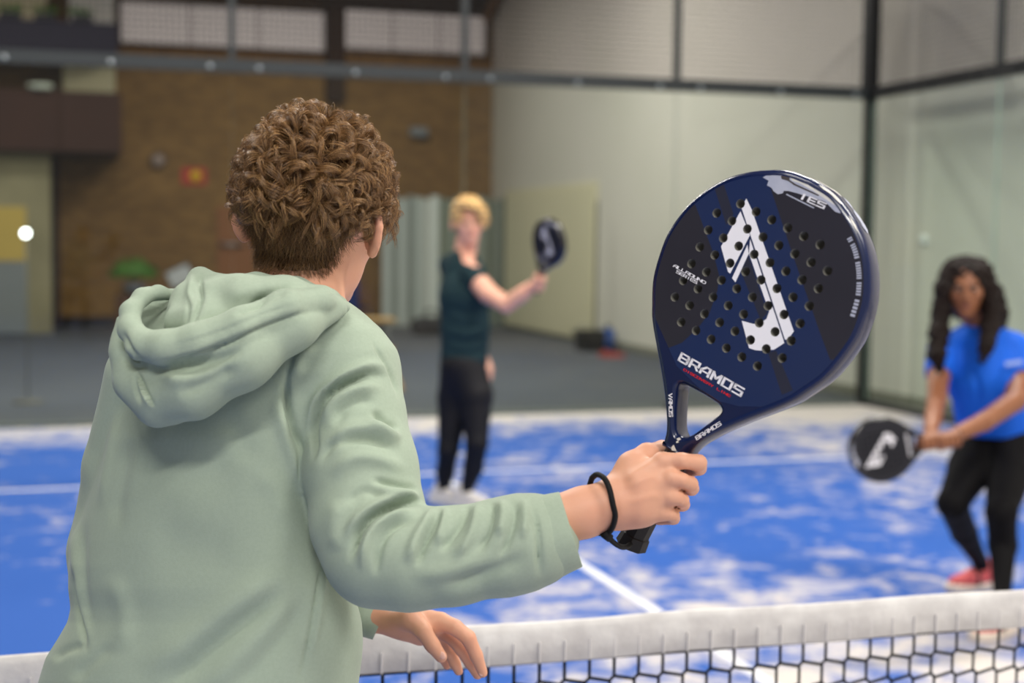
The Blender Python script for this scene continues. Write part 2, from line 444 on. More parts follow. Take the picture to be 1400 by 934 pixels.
struct(box('wall_loft', (gp(95, 1)[0], YB-0.9, gp(100, 64)[2]), (gp(160, 1)[0], YB, ZC), mat('grey_loft', (196, 192, 184), 0.8, 0.2)))
# yellow and grey door at the far left
a = gp(-30, 447); b = gp(36, 281)
d3 = struct(box('door_3', (a[0], YG+0.30, 0.0), (b[0], YG+0.349, b[2]), mat('grey_door', (122, 126, 128), 0.6, 0.3)))
box('door_panel', (a[0]+0.03, YG+0.285, gp(0, 357)[2]), (b[0]-0.01, YG+0.299, b[2]-0.01), mat('yellow_panel', (188, 160, 82), 0.6, 0.3), d3)

# ------------------------------------------------------------------ court enclosure: glass, rails, posts, wire mesh
M_steel = mat('dark_steel', (52, 56, 57), 0.5, 0.4, 0.2)
M_black = mat('black_steel', (24, 25, 26), 0.45, 0.4, 0.2)
M_bolt = mat('bolt_cap', (150, 158, 160), 0.35, 0.6, 0.3)
def glass_material(name, tint):
    m = bpy.data.materials.new(name); m.use_nodes = True; nt = m.node_tree
    nt.nodes.remove(nt.nodes['Principled BSDF']); out = nt.nodes['Material Output']
    t = nt.nodes.new('ShaderNodeBsdfTransparent'); t.inputs[0].default_value = (*tint, 1)
    g = nt.nodes.new('ShaderNodeBsdfGlossy'); g.inputs['Roughness'].default_value = 0.02
    fr = nt.nodes.new('ShaderNodeFresnel'); fr.inputs[0].default_value = 1.45
    x = nt.nodes.new('ShaderNodeMixShader'); ge = nt.nodes.new('ShaderNodeNewGeometry'); mu = nt.nodes.new('ShaderNodeMath'); mu.operation = 'MULTIPLY'
    inv = nt.nodes.new('ShaderNodeMath'); inv.operation = 'SUBTRACT'; inv.inputs[0].default_value = 1.0
    nt.links.new(ge.outputs['Backfacing'], inv.inputs[1]); nt.links.new(fr.outputs[0], mu.inputs[0]); nt.links.new(inv.outputs[0], mu.inputs[1])
    nt.links.new(mu.outputs[0], x.inputs[0])
    nt.links.new(t.outputs[0], x.inputs[1]); nt.links.new(g.outputs[0], x.inputs[2]); nt.links.new(x.outputs[0], out.inputs[0])
    return m
M_glass = glass_material('court_glass', (0.945, 0.985, 0.955))
M_gedge = mat('glass_edge', (150, 172, 160), 0.3, 0.5)
enc = empty('court_enclosure', (5, 10, 0), 'dark steel framed glass wall with wire mesh on top around the blue court', 'court enclosure')
def pane(lo, hi, axis):
    V = np.array([[(lo, hi)[i][0], (lo, hi)[j][1], (lo, hi)[k][2]] for i in (0, 1) for j in (0, 1) for k in (0, 1)], float)
    F = [(0, 1, 3, 2), (4, 6, 7, 5), (0, 4, 5, 1), (2, 3, 7, 6), (0, 2, 6, 4), (1, 5, 7, 3)]
    big = (0, 1) if axis == 0 else (2, 3)
    mesh('glass_pane', V, F, None, enc, mats=[M_glass, M_gedge], fm=[0 if i in big else 1 for i in range(6)])
def wires(a0, a1, z0, z1, fixed, axis, n):
    mb = MB(); r = 0.0026
    for i in range(1, n):
        v = a0+(a1-a0)*i/n
        mb.box((v-r, fixed-r, z0), (v+r, fixed+r, z1)) if axis == 'x' else mb.box((fixed-r, v-r, z0), (fixed+r, v+r, z1))
    m = int(round((z1-z0)/0.05))
    for i in range(1, m):
        z = z0+(z1-z0)*i/m
        mb.box((a0, fixed-0.0066, z-r), (a1, fixed-0.0022, z+r)) if axis == 'x' else mb.box((fixed-0.0066, a0, z-r), (fixed-0.0022, a1, z+r))
    tag(mb.build('wire_mesh', M_black, enc), kind='stuff')
for i in range(5):
    x0 = -5+2*i; x1 = x0+2
    pane((x0+0.006, 9.994, 0.03), (x1-0.006, 10.006, 2.93), 1)
    box('rail', (x0+0.001, 9.965, 2.92), (x1-0.001, 10.035, 3.03), M_steel, enc)
    box('bottom_rail', (x0+0.001, 9.985, 0.0), (x1-0.001, 10.03, 0.035), mat('grey_channel', (96, 104, 98), 0.5, 0.4), enc)
    box('bracket', (x0-0.05, 9.95, 0.0), (x0+0.05, 10.05, 0.07), M_black, enc)
    wires(x0, x1, 3.03, 4.0, 10.0, 'x', 40)
    box('top_rail', (x0+0.001, 9.975, 4.0), (x1-0.001, 10.025, 4.06), M_steel, enc)
    if i: box('mesh_post', (x0-0.025, 9.972, 3.031), (x0+0.025, 10.028, 3.999), M_steel, enc)
    for f in (0.22, 1.03, 1.82):
        MB().cyl((x0+f, 9.964, 2.955), (x0+f, 9.94, 2.955), 0.022, 12).build('bolt', M_bolt, enc)
box('corner_post', (4.955, 9.955, 0.0), (5.045, 10.045, 2.92), M_black, enc)
box('corner_post', (4.94, 9.94, 2.921), (5.06, 10.06, 4.06), M_black, enc)
for i in range(2):
    y1 = 9.95-2*i if i == 0 else 8.0; y0 = 8.0-2*i
    pane((4.994, y0+0.006, 0.03), (5.006, y1-0.006, 2.93), 0)
    box('rail', (4.965, y0+0.001, 2.92), (5.035, y1-0.011, 3.03), M_black, enc)
    box('bottom_rail', (4.98, y0+0.001, 0.0), (5.03, y1-0.011, 0.05), M_black, enc)
    wires(y0, y1, 3.03, 4.0, 5.0, 'y', 40)
    box('top_rail', (4.975, y0+0.001, 4.0), (5.025, y1-0.011, 4.06), M_steel, enc)
    box('mesh_post', (4.972, y0-0.025, 3.031), (5.028, y0+0.025, 3.999), M_steel, enc)
    for f in (0.3, 1.03, 1.7):
        MB().cyl((4.964, y1-f, 2.955), (4.94, y1-f, 2.955), 0.022, 12).build('bolt', M_black, enc)

# ------------------------------------------------------------------ the net
net = empty('tennis_net', (0, 0, 0), 'black cord net with a white top band across the blue court', 'net')
def ztop(x): return 0.885 + 0.035*(abs(x)/5)**1.2
xs = np.arange(-5, 5.001, 0.05)
mb = MB(); V = []; F = []
prof = [(0.008, -0.064), (0.0085, -0.03), (0.009, -0.008), (0.005, 0.002), (0.0, 0.005), (-0.005, 0.002), (-0.009, -0.008), (-0.0085, -0.03), (-0.008, -0.064), (-0.006, -0.066), (0.006, -0.066)]
M_band = mat('white_band', (208, 206, 204), 0.8, 0.2, noise=(14, 0.6, (166, 162, 162)), bump=(40, 0.5, 0.004))
P = len(prof)
for i, x in enumerate(xs):
    wob = 0.0015*math.sin(x*9)+0.001*math.sin(x*23+1)
    for (y, z) in prof: V.append((x, y*(1+0.25*math.sin(x*17))+wob, ztop(x)+z+0.0015*math.sin(x*13)))
for i in range(len(xs)-1):
    for k in range(P): F.append((i*P+k, i*P+(k+1) % P, (i+1)*P+(k+1) % P, (i+1)*P+k))
mesh('top_band', V, F, M_band, net, smooth=True)
st = MB()
pit = 0.0455
for i in range(int(10/pit)+1):
    x = -5+pit*i; z = ztop(x)
    st.box((x-0.001, -0.0118, z-0.065), (x+0.001, -0.008, z-0.030))
st.box((-5, -0.0098, ztop(0)-0.0005), (-4.99, -0.009, ztop(0)))
tag(st.build('stitching', mat('stitch_grey', (206, 203, 203), 0.8, 0.1), net), kind='stuff')
cord = MB(); rc = 0.0030
nx = int(10/pit); nz = 20
def seg(a, b):
    a = np.array(a); b = np.array(b); cord.tube([a, b], rc, 4, False, True)
for i in range(nx+1):
    for j in range(nz):
        o0 = (-0.0045 if j % 2 else 0.0045); o1 = -o0
        x = -5+pit*i; zt = ztop(x)-0.066
        za = zt-(zt-0.02)*j/nz; zb = zt-(zt-0.02)*(j+1)/nz
        zl = 0.004
        yy = 0.004*math.sin(x*3+j)
        seg((x+o0, yy, za-zl), (x+o0, yy, zb+zl))
        seg((x+o0, yy, zb+zl), (x+o1, yy, zb-zl))
        if i < nx:
            seg((x+max(o0, o1), yy, zb+zl*(1 if o0 > 0 else -1)), (x+pit+min(o0, o1), yy, zb+zl*(1 if o0 < 0 else -1)))
tag(cord.build('cord_mesh', mat('black_cord', (14, 14, 16), 0.7, 0.2), net), kind='stuff')
MB().tube([(x, 0, ztop(x)-0.067) for x in xs], 0.0028, 5).build('top_cord', MATS['black_cord'], net)
# ------------------------------------------------------------------ padel rackets (built once in a local frame: x across, y along, z out of the face)
_ra = np.array([0.729, -0.462, 0.505]); _rb = np.array([0.421, 0.884, 0.201])
_rb -= _ra*(_ra @ _rb)/(_ra @ _ra); _ra /= np.linalg.norm(_ra); _rb /= np.linalg.norm(_rb); _rn = np.cross(_ra, _rb)
cb = np.stack([RT, UP, -FW], 1)
RK_A, RK_B, RK_N = cb @ _ra, cb @ _rb, cb @ _rn
RK_O = W(1033.47, 391.1, 1.5881) + RK_A*0.008
def rk(px, py, z=0.019):
    """racket-frame coordinates of a point of the face"""
    P = on_plane(px, py, RK_O+RK_N*z, RK_N) - RK_O
    return (float(P @ RK_A), float(P @ RK_B))
half = np.array([(0, 130.5), (30, 127.5), (56, 116.5), (75, 105), (92, 90.5), (107, 71), (120, 45), (126.5, 16), (126.5, -8), (119, -45.5),
                 (104.5, -75), (95, -90.5), (77, -112), (62, -129), (45.5, -149), (31.5, -168), (19.5, -188), (15, -206)])/1000
hs = spline(half, 90)
RK_OUT = np.concatenate([hs[::-1]*[1, 1], hs[1:]*[-1, 1]])[::1]      # bottom right, over the top, down to bottom left (counter-clockwise)
op = np.array([(0, -131.5), (-14, -131.8), (-25, -133), (-29, -138), (-24, -150), (-15, -169), (-8, -180), (0, -185), (8, -180), (15, -169), (24, -150), (29, -138), (25, -133), (14, -131.8), (0, -131.5)])/1000
RK_OPEN = spline(op, 57)[:-1]
PITCH_H = 0.0208
HOLES = [((i-3.5)*PITCH_H-0.008, (j+2.5)*PITCH_H) for j in range(-6, 2) for i in range(8) if not (j in (1, -6) and i in (0, 7))]
HOLE_R = 0.0052

def ring_normals(L):
    t = np.roll(L, -1, 0)-np.roll(L, 1, 0); t /= np.linalg.norm(t, axis=1)[:, None]
    return np.stack([t[:, 1], -t[:, 0]], 1)
def in_poly(p, poly):
    x, y = p; c = False; n = len(poly); j = n-1
    for i in range(n):
        xi, yi = poly[i]; xj, yj = poly[j]
        if (yi > y) != (yj > y) and x < (xj-xi)*(y-yi)/(yj-yi)+xi: c = not c
        j = i
    return c
c1 = lambda L: [(870+x/3.991, 220+y/3.991) for x, y in L]
c3 = lambda L: [(1040+x/8.75, 230+y/8.75) for x, y in L]
ol = RK_OUT - ring_normals(RK_OUT)*0.0075
FACE = [tuple(p) for p in ol if p[1] > -0.085] + [rk(*p) for p in [(925, 500), (945, 520), (962, 536), (985, 549), (1010, 555.5), (1040, 556), (1065, 550), (1095, 534)]]
ca = math.atan2
_c = np.mean(FACE, 0); FACE = sorted(FACE, key=lambda p: ca(p[1]-_c[1], p[0]-_c[0]))
EMB = [[rk(*p) for p in L] for L in (
    c1([(568, 275), (620, 405), (512, 615), (500, 605), (462, 468)]),
    [(1020.3, 271.4), (1013.8, 284.3), (1073, 464), (1076.6, 465), (1085.3, 453.2), (1027.5, 286)],
    [(1025.5, 327), (1024, 347), (1051.6, 426), (1048, 436), (1040, 441.5), (1030, 443), (1014, 438.5), (1024, 476), (1032, 478.7), (1041, 479.5), (1058.4, 478), (1072.3, 469), (1070.6, 463)],
    [(1022, 334.5), (1023.6, 347), (1005.5, 386), (1000.8, 380.4)])]
BLACK = [[rk(*p) for p in L] for L in (
    [(951, 281), (975, 345), (984, 380), (980, 400), (970, 428), (953, 450), (932, 469), (911, 477), (880, 476), (880, 300), (935, 265)],
    [(1051, 250), (1085, 352), (1120.6, 454), (1135, 492), (1250, 488), (1250, 210), (1045, 210)])]
STRIPE = [[rk(*p) for p in L] for L in (
    [(977, 258), (989.5, 252), (1003, 293), (993, 308)],
    [(1013, 372), (1023, 350), (1049, 428), (1040, 438)],
    [(1050, 482), (1061, 479.5), (1084, 533.5), (1069, 540)])]
WORN = [[rk(*p) for p in c3([(25, 110), (60, 90), (150, 85), (260, 60), (380, 92), (480, 128), (580, 185), (690, 250), (800, 325), (900, 385), (975, 455), (950, 540), (890, 520), (820, 450), (770, 400), (650, 360), (500, 320), (440, 300), (330, 272), (275, 272), (265, 300), (205, 312), (150, 272), (130, 235), (75, 205), (95, 150)])]]
SCRATCH = [[rk(*p) for p in c3(L)] for L in (
    [(150, 72), (240, 66), (230, 80), (160, 84)], [(355, 120), (430, 128), (520, 172), (600, 215), (700, 262), (800, 345), (900, 400), (960, 455), (880, 440), (760, 360), (620, 265), (470, 180), (380, 150)])]
SOOT = [[rk(*p) for p in c3(L)] for L in (
    [(240, 95), (300, 75), (350, 100), (345, 140), (420, 190), (520, 235), (700, 320), (690, 335), (500, 250), (400, 205), (330, 155), (250, 130)],)]

def build_plates():
    """front and back plate, hole walls and rim, split by print colour"""
    n2 = ring_normals(RK_OUT); n3 = -ring_normals(RK_OPEN[::-1])[::-1]
    prof = [(0.0075, 0.019), (0.0045, 0.0183), (0.0022, 0.0163), (0.0008, 0.0132), (0.0, 0.0095), (0.0, 0.0)]
    prof = prof + [(a, -z) for a, z in prof[-2::-1]]
    po = [(0.005, 0.019), (0.003, 0.0178), (0.001, 0.0145), (0.0, 0.010)]; po = po + [(a, -z) for a, z in po[::-1]]
    rim = MB(); n = len(RK_OUT)
    V = np.concatenate([np.c_[RK_OUT-n2*a, np.full(n, z)] for a, z in prof]); F = []
    for r in range(len(prof)-1):
        for k in range(n): F.append((r*n+k, (r+1)*n+k, (r+1)*n+(k+1) % n, r*n+(k+1) % n))
    rim.add(V, F, True)
    m = len(RK_OPEN)
    area = np.sum(RK_OPEN[:, 0]*np.roll(RK_OPEN[:, 1], -1)-RK_OPEN[:, 1]*np.roll(RK_OPEN[:, 0], -1))
    nn = ring_normals(RK_OPEN)*(1 if area > 0 else -1)           # points away from the opening's middle
    V = np.concatenate([np.c_[RK_OPEN+nn*a, np.full(m, z)] for a, z in po]); F = []
    for r in range(len(po)-1):
        for k in range(m):
            f = (r*m+k, r*m+(k+1) % m, (r+1)*m+(k+1) % m, (r+1)*m+k); F.append(f if area > 0 else f[::-1])
    rim.add(V, F, True)
    outer = RK_OUT-n2*0.0075; inner = RK_OPEN+nn*0.005
    pts = []; edges = []
    def loop(L):
        b = len(pts)
        for p in L: pts.append(Vector((float(p[0]), float(p[1]))))
        for i in range(len(L)): edges.append((b+i, b+(i+1) % len(L)))
    loop(outer); loop(inner)
    NH = 20
    for h in HOLES: loop([(h[0]+HOLE_R*math.cos(2*math.pi*k/NH), h[1]+HOLE_R*math.sin(2*math.pi*k/NH)) for k in range(NH)])
    for L in EMB+BLACK+STRIPE+WORN+SCRATCH+SOOT: loop(L)
    loop([p for p in FACE])
    vo, eo, fo, *_ = delaunay_2d_cdt(pts, edges, [], 0, 1e-7)
    vo = np.array([v[:] for v in vo])
    groups = {}
    outl = [tuple(p) for p in outer]; innl = [tuple(p) for p in inner]; H = np.array(HOLES)
    for f in fo:
        c = vo[list(f)].mean(0)
        if not in_poly(c, outl) or in_poly(c, innl): continue
        if (np.hypot(*(H-c).T) < HOLE_R*0.985).any(): continue
        back = 'rim'
        key = 'rim'
        if in_poly(c, FACE):
            key = 'blue'
            if any(in_poly(c, L) for L in BLACK): key = 'black'
            if any(in_poly(c, L) for L in STRIPE): key = 'stripe'
            if any(in_poly(c, L) for L in EMB): key = 'white'
            back = 'black'
        if any(in_poly(c, L) for L in WORN): key = 'worn'
        if any(in_poly(c, L) for L in SOOT): key = 'soot'
        if any(in_poly(c, L) for L in SCRATCH): key = 'scratch'
        groups.setdefault(key, []).append(list(f)); groups.setdefault('_back_'+back, []).append(list(f)[::-1])
    parts = {'rim': rim}
    for key, fl in groups.items():
        z = -0.019 if key.startswith('_back') else 0.019
        k2 = key.replace('_back_', '')
        mb = parts.setdefault(k2, MB())
        used = sorted({i for f in fl for i in f}); mp = {i: k for k, i in enumerate(used)}
        f0 = fl[0]; P = vo[f0]; s = np.cross(P[1]-P[0], P[2]-P[0])
        ff = []
        for f in fl:
            P = vo[f]; s = (P[1][0]-P[0][0])*(P[2][1]-P[0][1])-(P[1][1]-P[0][1])*(P[2][0]-P[0][0])
            if (s > 0) != (z > 0): f = f[::-1]
            ff.append([mp[i] for i in f])
        mb.add(np.c_[vo[used], np.full(len(used), z)], ff, False)
    hw = MB()
    for h in HOLES:
        V = [(h[0]+HOLE_R*math.cos(2*math.pi*k/NH), h[1]+HOLE_R*math.sin(2*math.pi*k/NH), z) for z in (0.019, -0.019) for k in range(NH)]
        hw.add(V, [(k, (k+1) % NH, NH+(k+1) % NH, NH+k) for k in range(NH)], True)
    parts['holes'] = hw
    return parts

# lettering: strokes on a 4 x 6 grid, letter pitch 5
GLYPH = {'A': ['0,0 0,3 2,6 4,6 4,0', '0,2.2 4,2.2'], 'B': ['0,0 0,6 3.6,6 4,5 4,3.6 3.6,3 0,3', '3.6,3 4,2.4 4,0.6 3.6,0 0,0'], 'R': ['0,0 0,6 4,6 4,2.6 0.6,2.6', '2.4,2.6 4,0'],
         'M': ['0,0 0,6 2,2 4,6 4,0'], 'O': ['0,0 0,6 4,6 4,0 0,0'], 'S': ['4,6 0,6 0,3.2 4,3.2 4,0 0,0'], 'V': ['0,6 2,0 4,6'], 'D': ['0,0 0,6 3,6 4,5 4,1 3,0 0,0'],
         'I': ['2,0 2,6'], 'C': ['4,6 0,6 0,0 4,0'], 'E': ['4,6 0,6 0,0 4,0', '0,3 3.4,3'], 'Y': ['0,6 2,3 4,6', '2,3 2,0'], 'L': ['0,6 0,0 4,0'], 'N': ['0,0 0,6 4,0 4,6'],
         'U': ['0,6 0,0 4,0 4,6'], ' ': [], '-': ['0,3 4,3'], 'P': ['0,0 0,6 4,6 4,3 0,3']}
def letters(text, p0, p1, p2, z, t=1.15, kern=5.6):
    """flat letters: p0 baseline start, p1 baseline end, p2 top above p0, all on the photo; returns {letter index: MB}"""
    o = np.array(rk(*p0, z)); ex = (np.array(rk(*p1, z))-o)/(kern*len(text)-(kern-4)); ey = (np.array(rk(*p2, z))-o)/6.0
    out = []
    for i, ch in enumerate(text):
        mb = MB()
        for st in GLYPH[ch]:
            q = np.array([tuple(map(float, s.split(','))) for s in st.split()])
            for a, b in zip(q[:-1], q[1:]):
                d = (b-a)/(np.linalg.norm(b-a)+1e-9); nn_ = np.array([-d[1], d[0]])*t/2; a2 = a-d*t*0.45; b2 = b+d*t*0.45
                P = [a2-nn_, b2-nn_, b2+nn_, a2+nn_]
                V = [(*(o+ex*(p[0]+i*kern)+ey*p[1]), z) for p in P]
                s = np.cross(np.array(V[1])-V[0], np.array(V[2])-V[0])[2]
                mb.add(V, [(0, 1, 2, 3) if s > 0 else (3, 2, 1, 0)])
        if mb.n: out.append(mb)
    return out

RK_PARTS = build_plates()
M_navy = mat('navy_gloss', (8, 24, 64), 0.26, 0.4, coat=0.22)
RKM = {'rim': M_navy, 'blue': mat('navy_print', (17, 37, 80), 0.38, 0.45, noise=(14, 0.35, (32, 44, 78))), 'black': mat('black_print', (36, 35, 45), 0.36, 0.45, noise=(9, 0.4, (44, 43, 54))),
       'stripe': mat('grey_stripe_print', (38, 40, 56), 0.4, 0.4), 'white': mat('white_print', (236, 234, 240), 0.45, 0.4), 'worn': mat('worn_grey', (166, 170, 188), 0.6, 0.3, noise=(60, 0.5, (188, 190, 204))),
       'scratch': mat('bare_chip_or_glint', (222, 220, 214), 0.7, 0.2, noise=(90, 0.5, (190, 186, 176))), 'soot': mat('dark_chip', (72, 66, 66), 0.8, 0.2), 'holes': mat('hole_foam', (136, 134, 126), 0.8, 0.2),
       'grip': mat('black_grip', (22, 21, 24), 0.6, 0.35, bump=(180, 0.25, 0.001)), 'red': mat('red_print', (222, 34, 40), 0.5, 0.4)}
DKM = dict(RKM); DKM.update(rim=mat('black_gloss', (18, 18, 24), 0.25, 0.5, coat=0.4), blue=mat('black_carbon', (26, 26, 34), 0.4, 0.4), black=MATS['black_carbon'], stripe=MATS['black_carbon'],
                            worn=mat('silver_print', (168, 170, 184), 0.5, 0.4), scratch=MATS['silver_print'], soot=MATS['black_carbon'], holes=mat('hole_dark', (40, 40, 44), 0.8, 0.2))
RK_NAMES = {'rim': 'frame', 'blue': 'face', 'black': 'face_print', 'stripe': 'stripe', 'white': 'emblem', 'worn': 'worn_patch', 'scratch': 'chip_or_glint', 'soot': 'scuff_mark', 'holes': 'hole_wall'}
def grip_mesh():
    mb = MB(); n = 8
    ys = [-0.193, -0.2, -0.25, -0.305, -0.3125, -0.3135, -0.327, -0.3285]; wx = [0.0125, 0.0135, 0.0135, 0.0137, 0.0137, 0.0155, 0.0172, 0.015]
    wz = [0.0155, 0.0165, 0.0165, 0.0165, 0.0165, 0.018, 0.0195, 0.017]
    V = []
    for y, a, b in zip(ys, wx, wz):
        for k in range(n):
            an = 2*math.pi*(k+0.5)/n; V.append((a*1.06*math.cos(an), y, b*1.06*math.sin(an)))
    F = [(i*n+k, i*n+(k+1) % n, (i+1)*n+(k+1) % n, (i+1)*n+k) for i in range(len(ys)-1) for k in range(n)]
    return mb.add(V, F).add(V[-n:], [tuple(range(n))])
def make_racket(M, mats, label, detailed):
    root = empty('padel_racket', (0, 0, 0), label, 'racket'); root.matrix_world = M
    for k in ('rim', 'blue', 'black', 'stripe', 'white', 'worn', 'scratch', 'soot', 'holes'):
        if k == 'stripe':
            if detailed:
                for L in STRIPE:
                    mb = RK_PARTS[k]; V = mb.V[0]; Fs = [f for f in mb.F if in_poly(V[f].mean(0)[:2], L)]
                    used = sorted({i for f in Fs for i in f}); mp = {i: q for q, i in enumerate(used)}
                    if Fs: MB().add(V[used], [[mp[i] for i in f] for f in Fs]).build('stripe', mats[k], root, world_space=False)
            else: RK_PARTS[k].build('face_print', mats[k], root, world_space=False)
            continue
        RK_PARTS[k].build(RK_NAMES[k], mats[k], root, world_space=False)
    grip_mesh().build('grip', mats['grip'], root, world_space=False)
    zz = 0.0193
    sets = [('BRAMOS', (927.9, 492.6), (1012, 541.5), (932.6, 483), 'white', 1.2, 5.7), ('DISCOVERY LINE', (934.5, 506.5), (997.5, 543), (935.6, 504.0), 'red', 1.2, 5.2),
            ('ALLROUND', (920.5, 364.5), (963.5, 388.5), (922.3, 361.5), 'white', 1.2, 5.2), ('SERIES', (924.5, 372.8), (952, 388), (926, 369.8), 'white', 1.2, 5.2),
            ('VAMOS', (914.2, 538.4), (915, 569.3), (918.8, 538.5), 'white', 1.2, 5.4), ('BRAMOS', (952.8, 601.5), (986, 581), (950.6, 597.2), 'white', 1.2, 5.4)]
    if not detailed: sets = sets[:1]
    else:
        sets.append(('IES', (1092, 270.5), (1125.5, 285), (1095.5, 264), 'white', 1.3, 5.6))
    for t, a, b, c, k, th, kern in sets:
        for mb in letters(t, a, b, c, zz, th, kern): mb.build('letter', mats[k], root, world_space=False)
    if detailed:
        V = [(*rk(*p, zz), zz) for p in c3([(300, 316), (312, 306), (640, 470), (632, 482)])]
        MB().add(V, [(3, 2, 1, 0)]).build('underline', mats['worn'], root, world_space=False)
        # small print that runs down the right edge
        A = spline([rk(*p, zz) for p in [(1161, 325), (1169, 343), (1173.5, 365), (1174.5, 385), (1172.5, 408), (1164, 437)]], 60)
        for i in range(0, 58, 2):
            if i in (4, 18, 34, 46): continue
            d = A[i+1]-A[i]; d = d*1.35; nrm = np.array([-d[1], d[0]])/np.linalg.norm(d)*0.0026
            V = [(*q, zz) for q in (A[i]-nrm, A[i]+d-nrm, A[i]+d+nrm, A[i]+nrm)]
            hole = (A[i]+d*0.5)
            MB().add(V, [(0, 1, 2, 3)]).build('letter', mats['worn'], root, world_space=False)
        # chips on the rounded rim, plus highlight streaks painted as pale patches
        n2 = ring_normals(RK_OUT)
        def rim_patch(pa, pb, z0, z1, key, jag):
            pa, pb = np.array(rk(*pa, 0.0)), np.array(rk(*pb, 0.0)); ia, ib = [int(np.argmin(np.hypot(*(RK_OUT-q).T))) for q in (pa, pb)]
            ia, ib = min(ia, ib), max(ia, ib); V = []; F = []; pr = [(0.0045, 0.0183), (0.0022, 0.0163), (0.0008, 0.0132), (0.0, 0.0095), (0.0, 0.0), (0.0, -0.0095), (0.0008, -0.0132)]
            zz_ = np.array([p[1] for p in pr])[::-1]; aa = np.array([p[0] for p in pr])[::-1]
            for i in range(ia, ib+1):
                w = 0.35*math.sin(i*2.3)*jag; e = min(1, (i-ia+0.4)/2, (ib-i+0.4)/2)
                za = (z0+z1)/2+(z0-z1)/2*e*(1-abs(w)); zb = (z0+z1)/2-(z0-z1)/2*e*(1-0.5*abs(w))
                for z in np.linspace(za, zb, 4):
                    q = RK_OUT[i]-n2[i]*(np.interp(z, zz_, aa)-0.0005); V.append((q[0], q[1], z))
            for i in range(ib-ia):
                for k in range(3): F.append((i*4+k, i*4+k+1, (i+1)*4+k+1, (i+1)*4+k))
            MB().add(V, F, True).build('chip_or_glint', mats[key], root, world_space=False)
        rim_patch((1166, 286), (1186, 320), 0.004, -0.0125, 'worn', 1.0)
        rim_patch((1112, 247), (1148, 270), 0.009, -0.004, 'scratch', 1.0)
        rim_patch((1150, 272), (1166, 286), 0.002, -0.010, 'worn', 1.0)
        rim_patch((1125, 255), (1160, 283), 0.0182, 0.0150, 'scratch', 1.0)
        rim_patch((1168, 300), (1177, 322), 0.0182, 0.0165, 'scratch', 1.0)
        # light knocked spots on the throat
        for L in ([(925, 600), (929, 598), (931, 601), (927, 603)], [(924, 604), (927, 602.5), (928, 605), (925, 606)], [(917.5, 612), (921, 608), (925, 617), (918.5, 616)]):
            V = [(*rk(*p, zz), zz) for p in L]
            s = np.cross(np.array(V[1])-V[0], np.array(V[2])-V[0])[2]
            MB().add(V, [(0, 1, 2, 3) if s > 0 else (3, 2, 1, 0)]).build('chip_or_glint', mats['scratch'], root, world_space=False)
    return root
def frame_matrix(a, b, n, o):
    return Matrix(((a[0], b[0], n[0], o[0]), (a[1], b[1], n[1], o[1]), (a[2], b[2], n[2], o[2]), (0, 0, 0, 1)))
racket = make_racket(frame_matrix(RK_A, RK_B, RK_N, RK_O), RKM, 'navy padel racket with white emblem, held up by the person in the green hoodie', True)
# ------------------------------------------------------------------ tools for figures
def pw(d): return d/FPX                     # metres per photo pixel at depth d
def pts3(L): return np.array([W(x, y, d) for x, y, d, *_ in L])
def rads(L): return np.array([r*pw(d) for x, y, d, r in L])
def pchain(P, L, k=0.008): return chain(P, pts3(L), rads(L), k)
def pxz(P):
    D = P-CAM; z = D @ FW
    return 700+FPX*(D @ RT)/z, 467-FPX*(D @ UP)/z, z
def box_of(L, pad):
    p = pts3(L); r = rads(L)[:, None]; return (p-r).min(0)-pad, (p+r).max(0)+pad

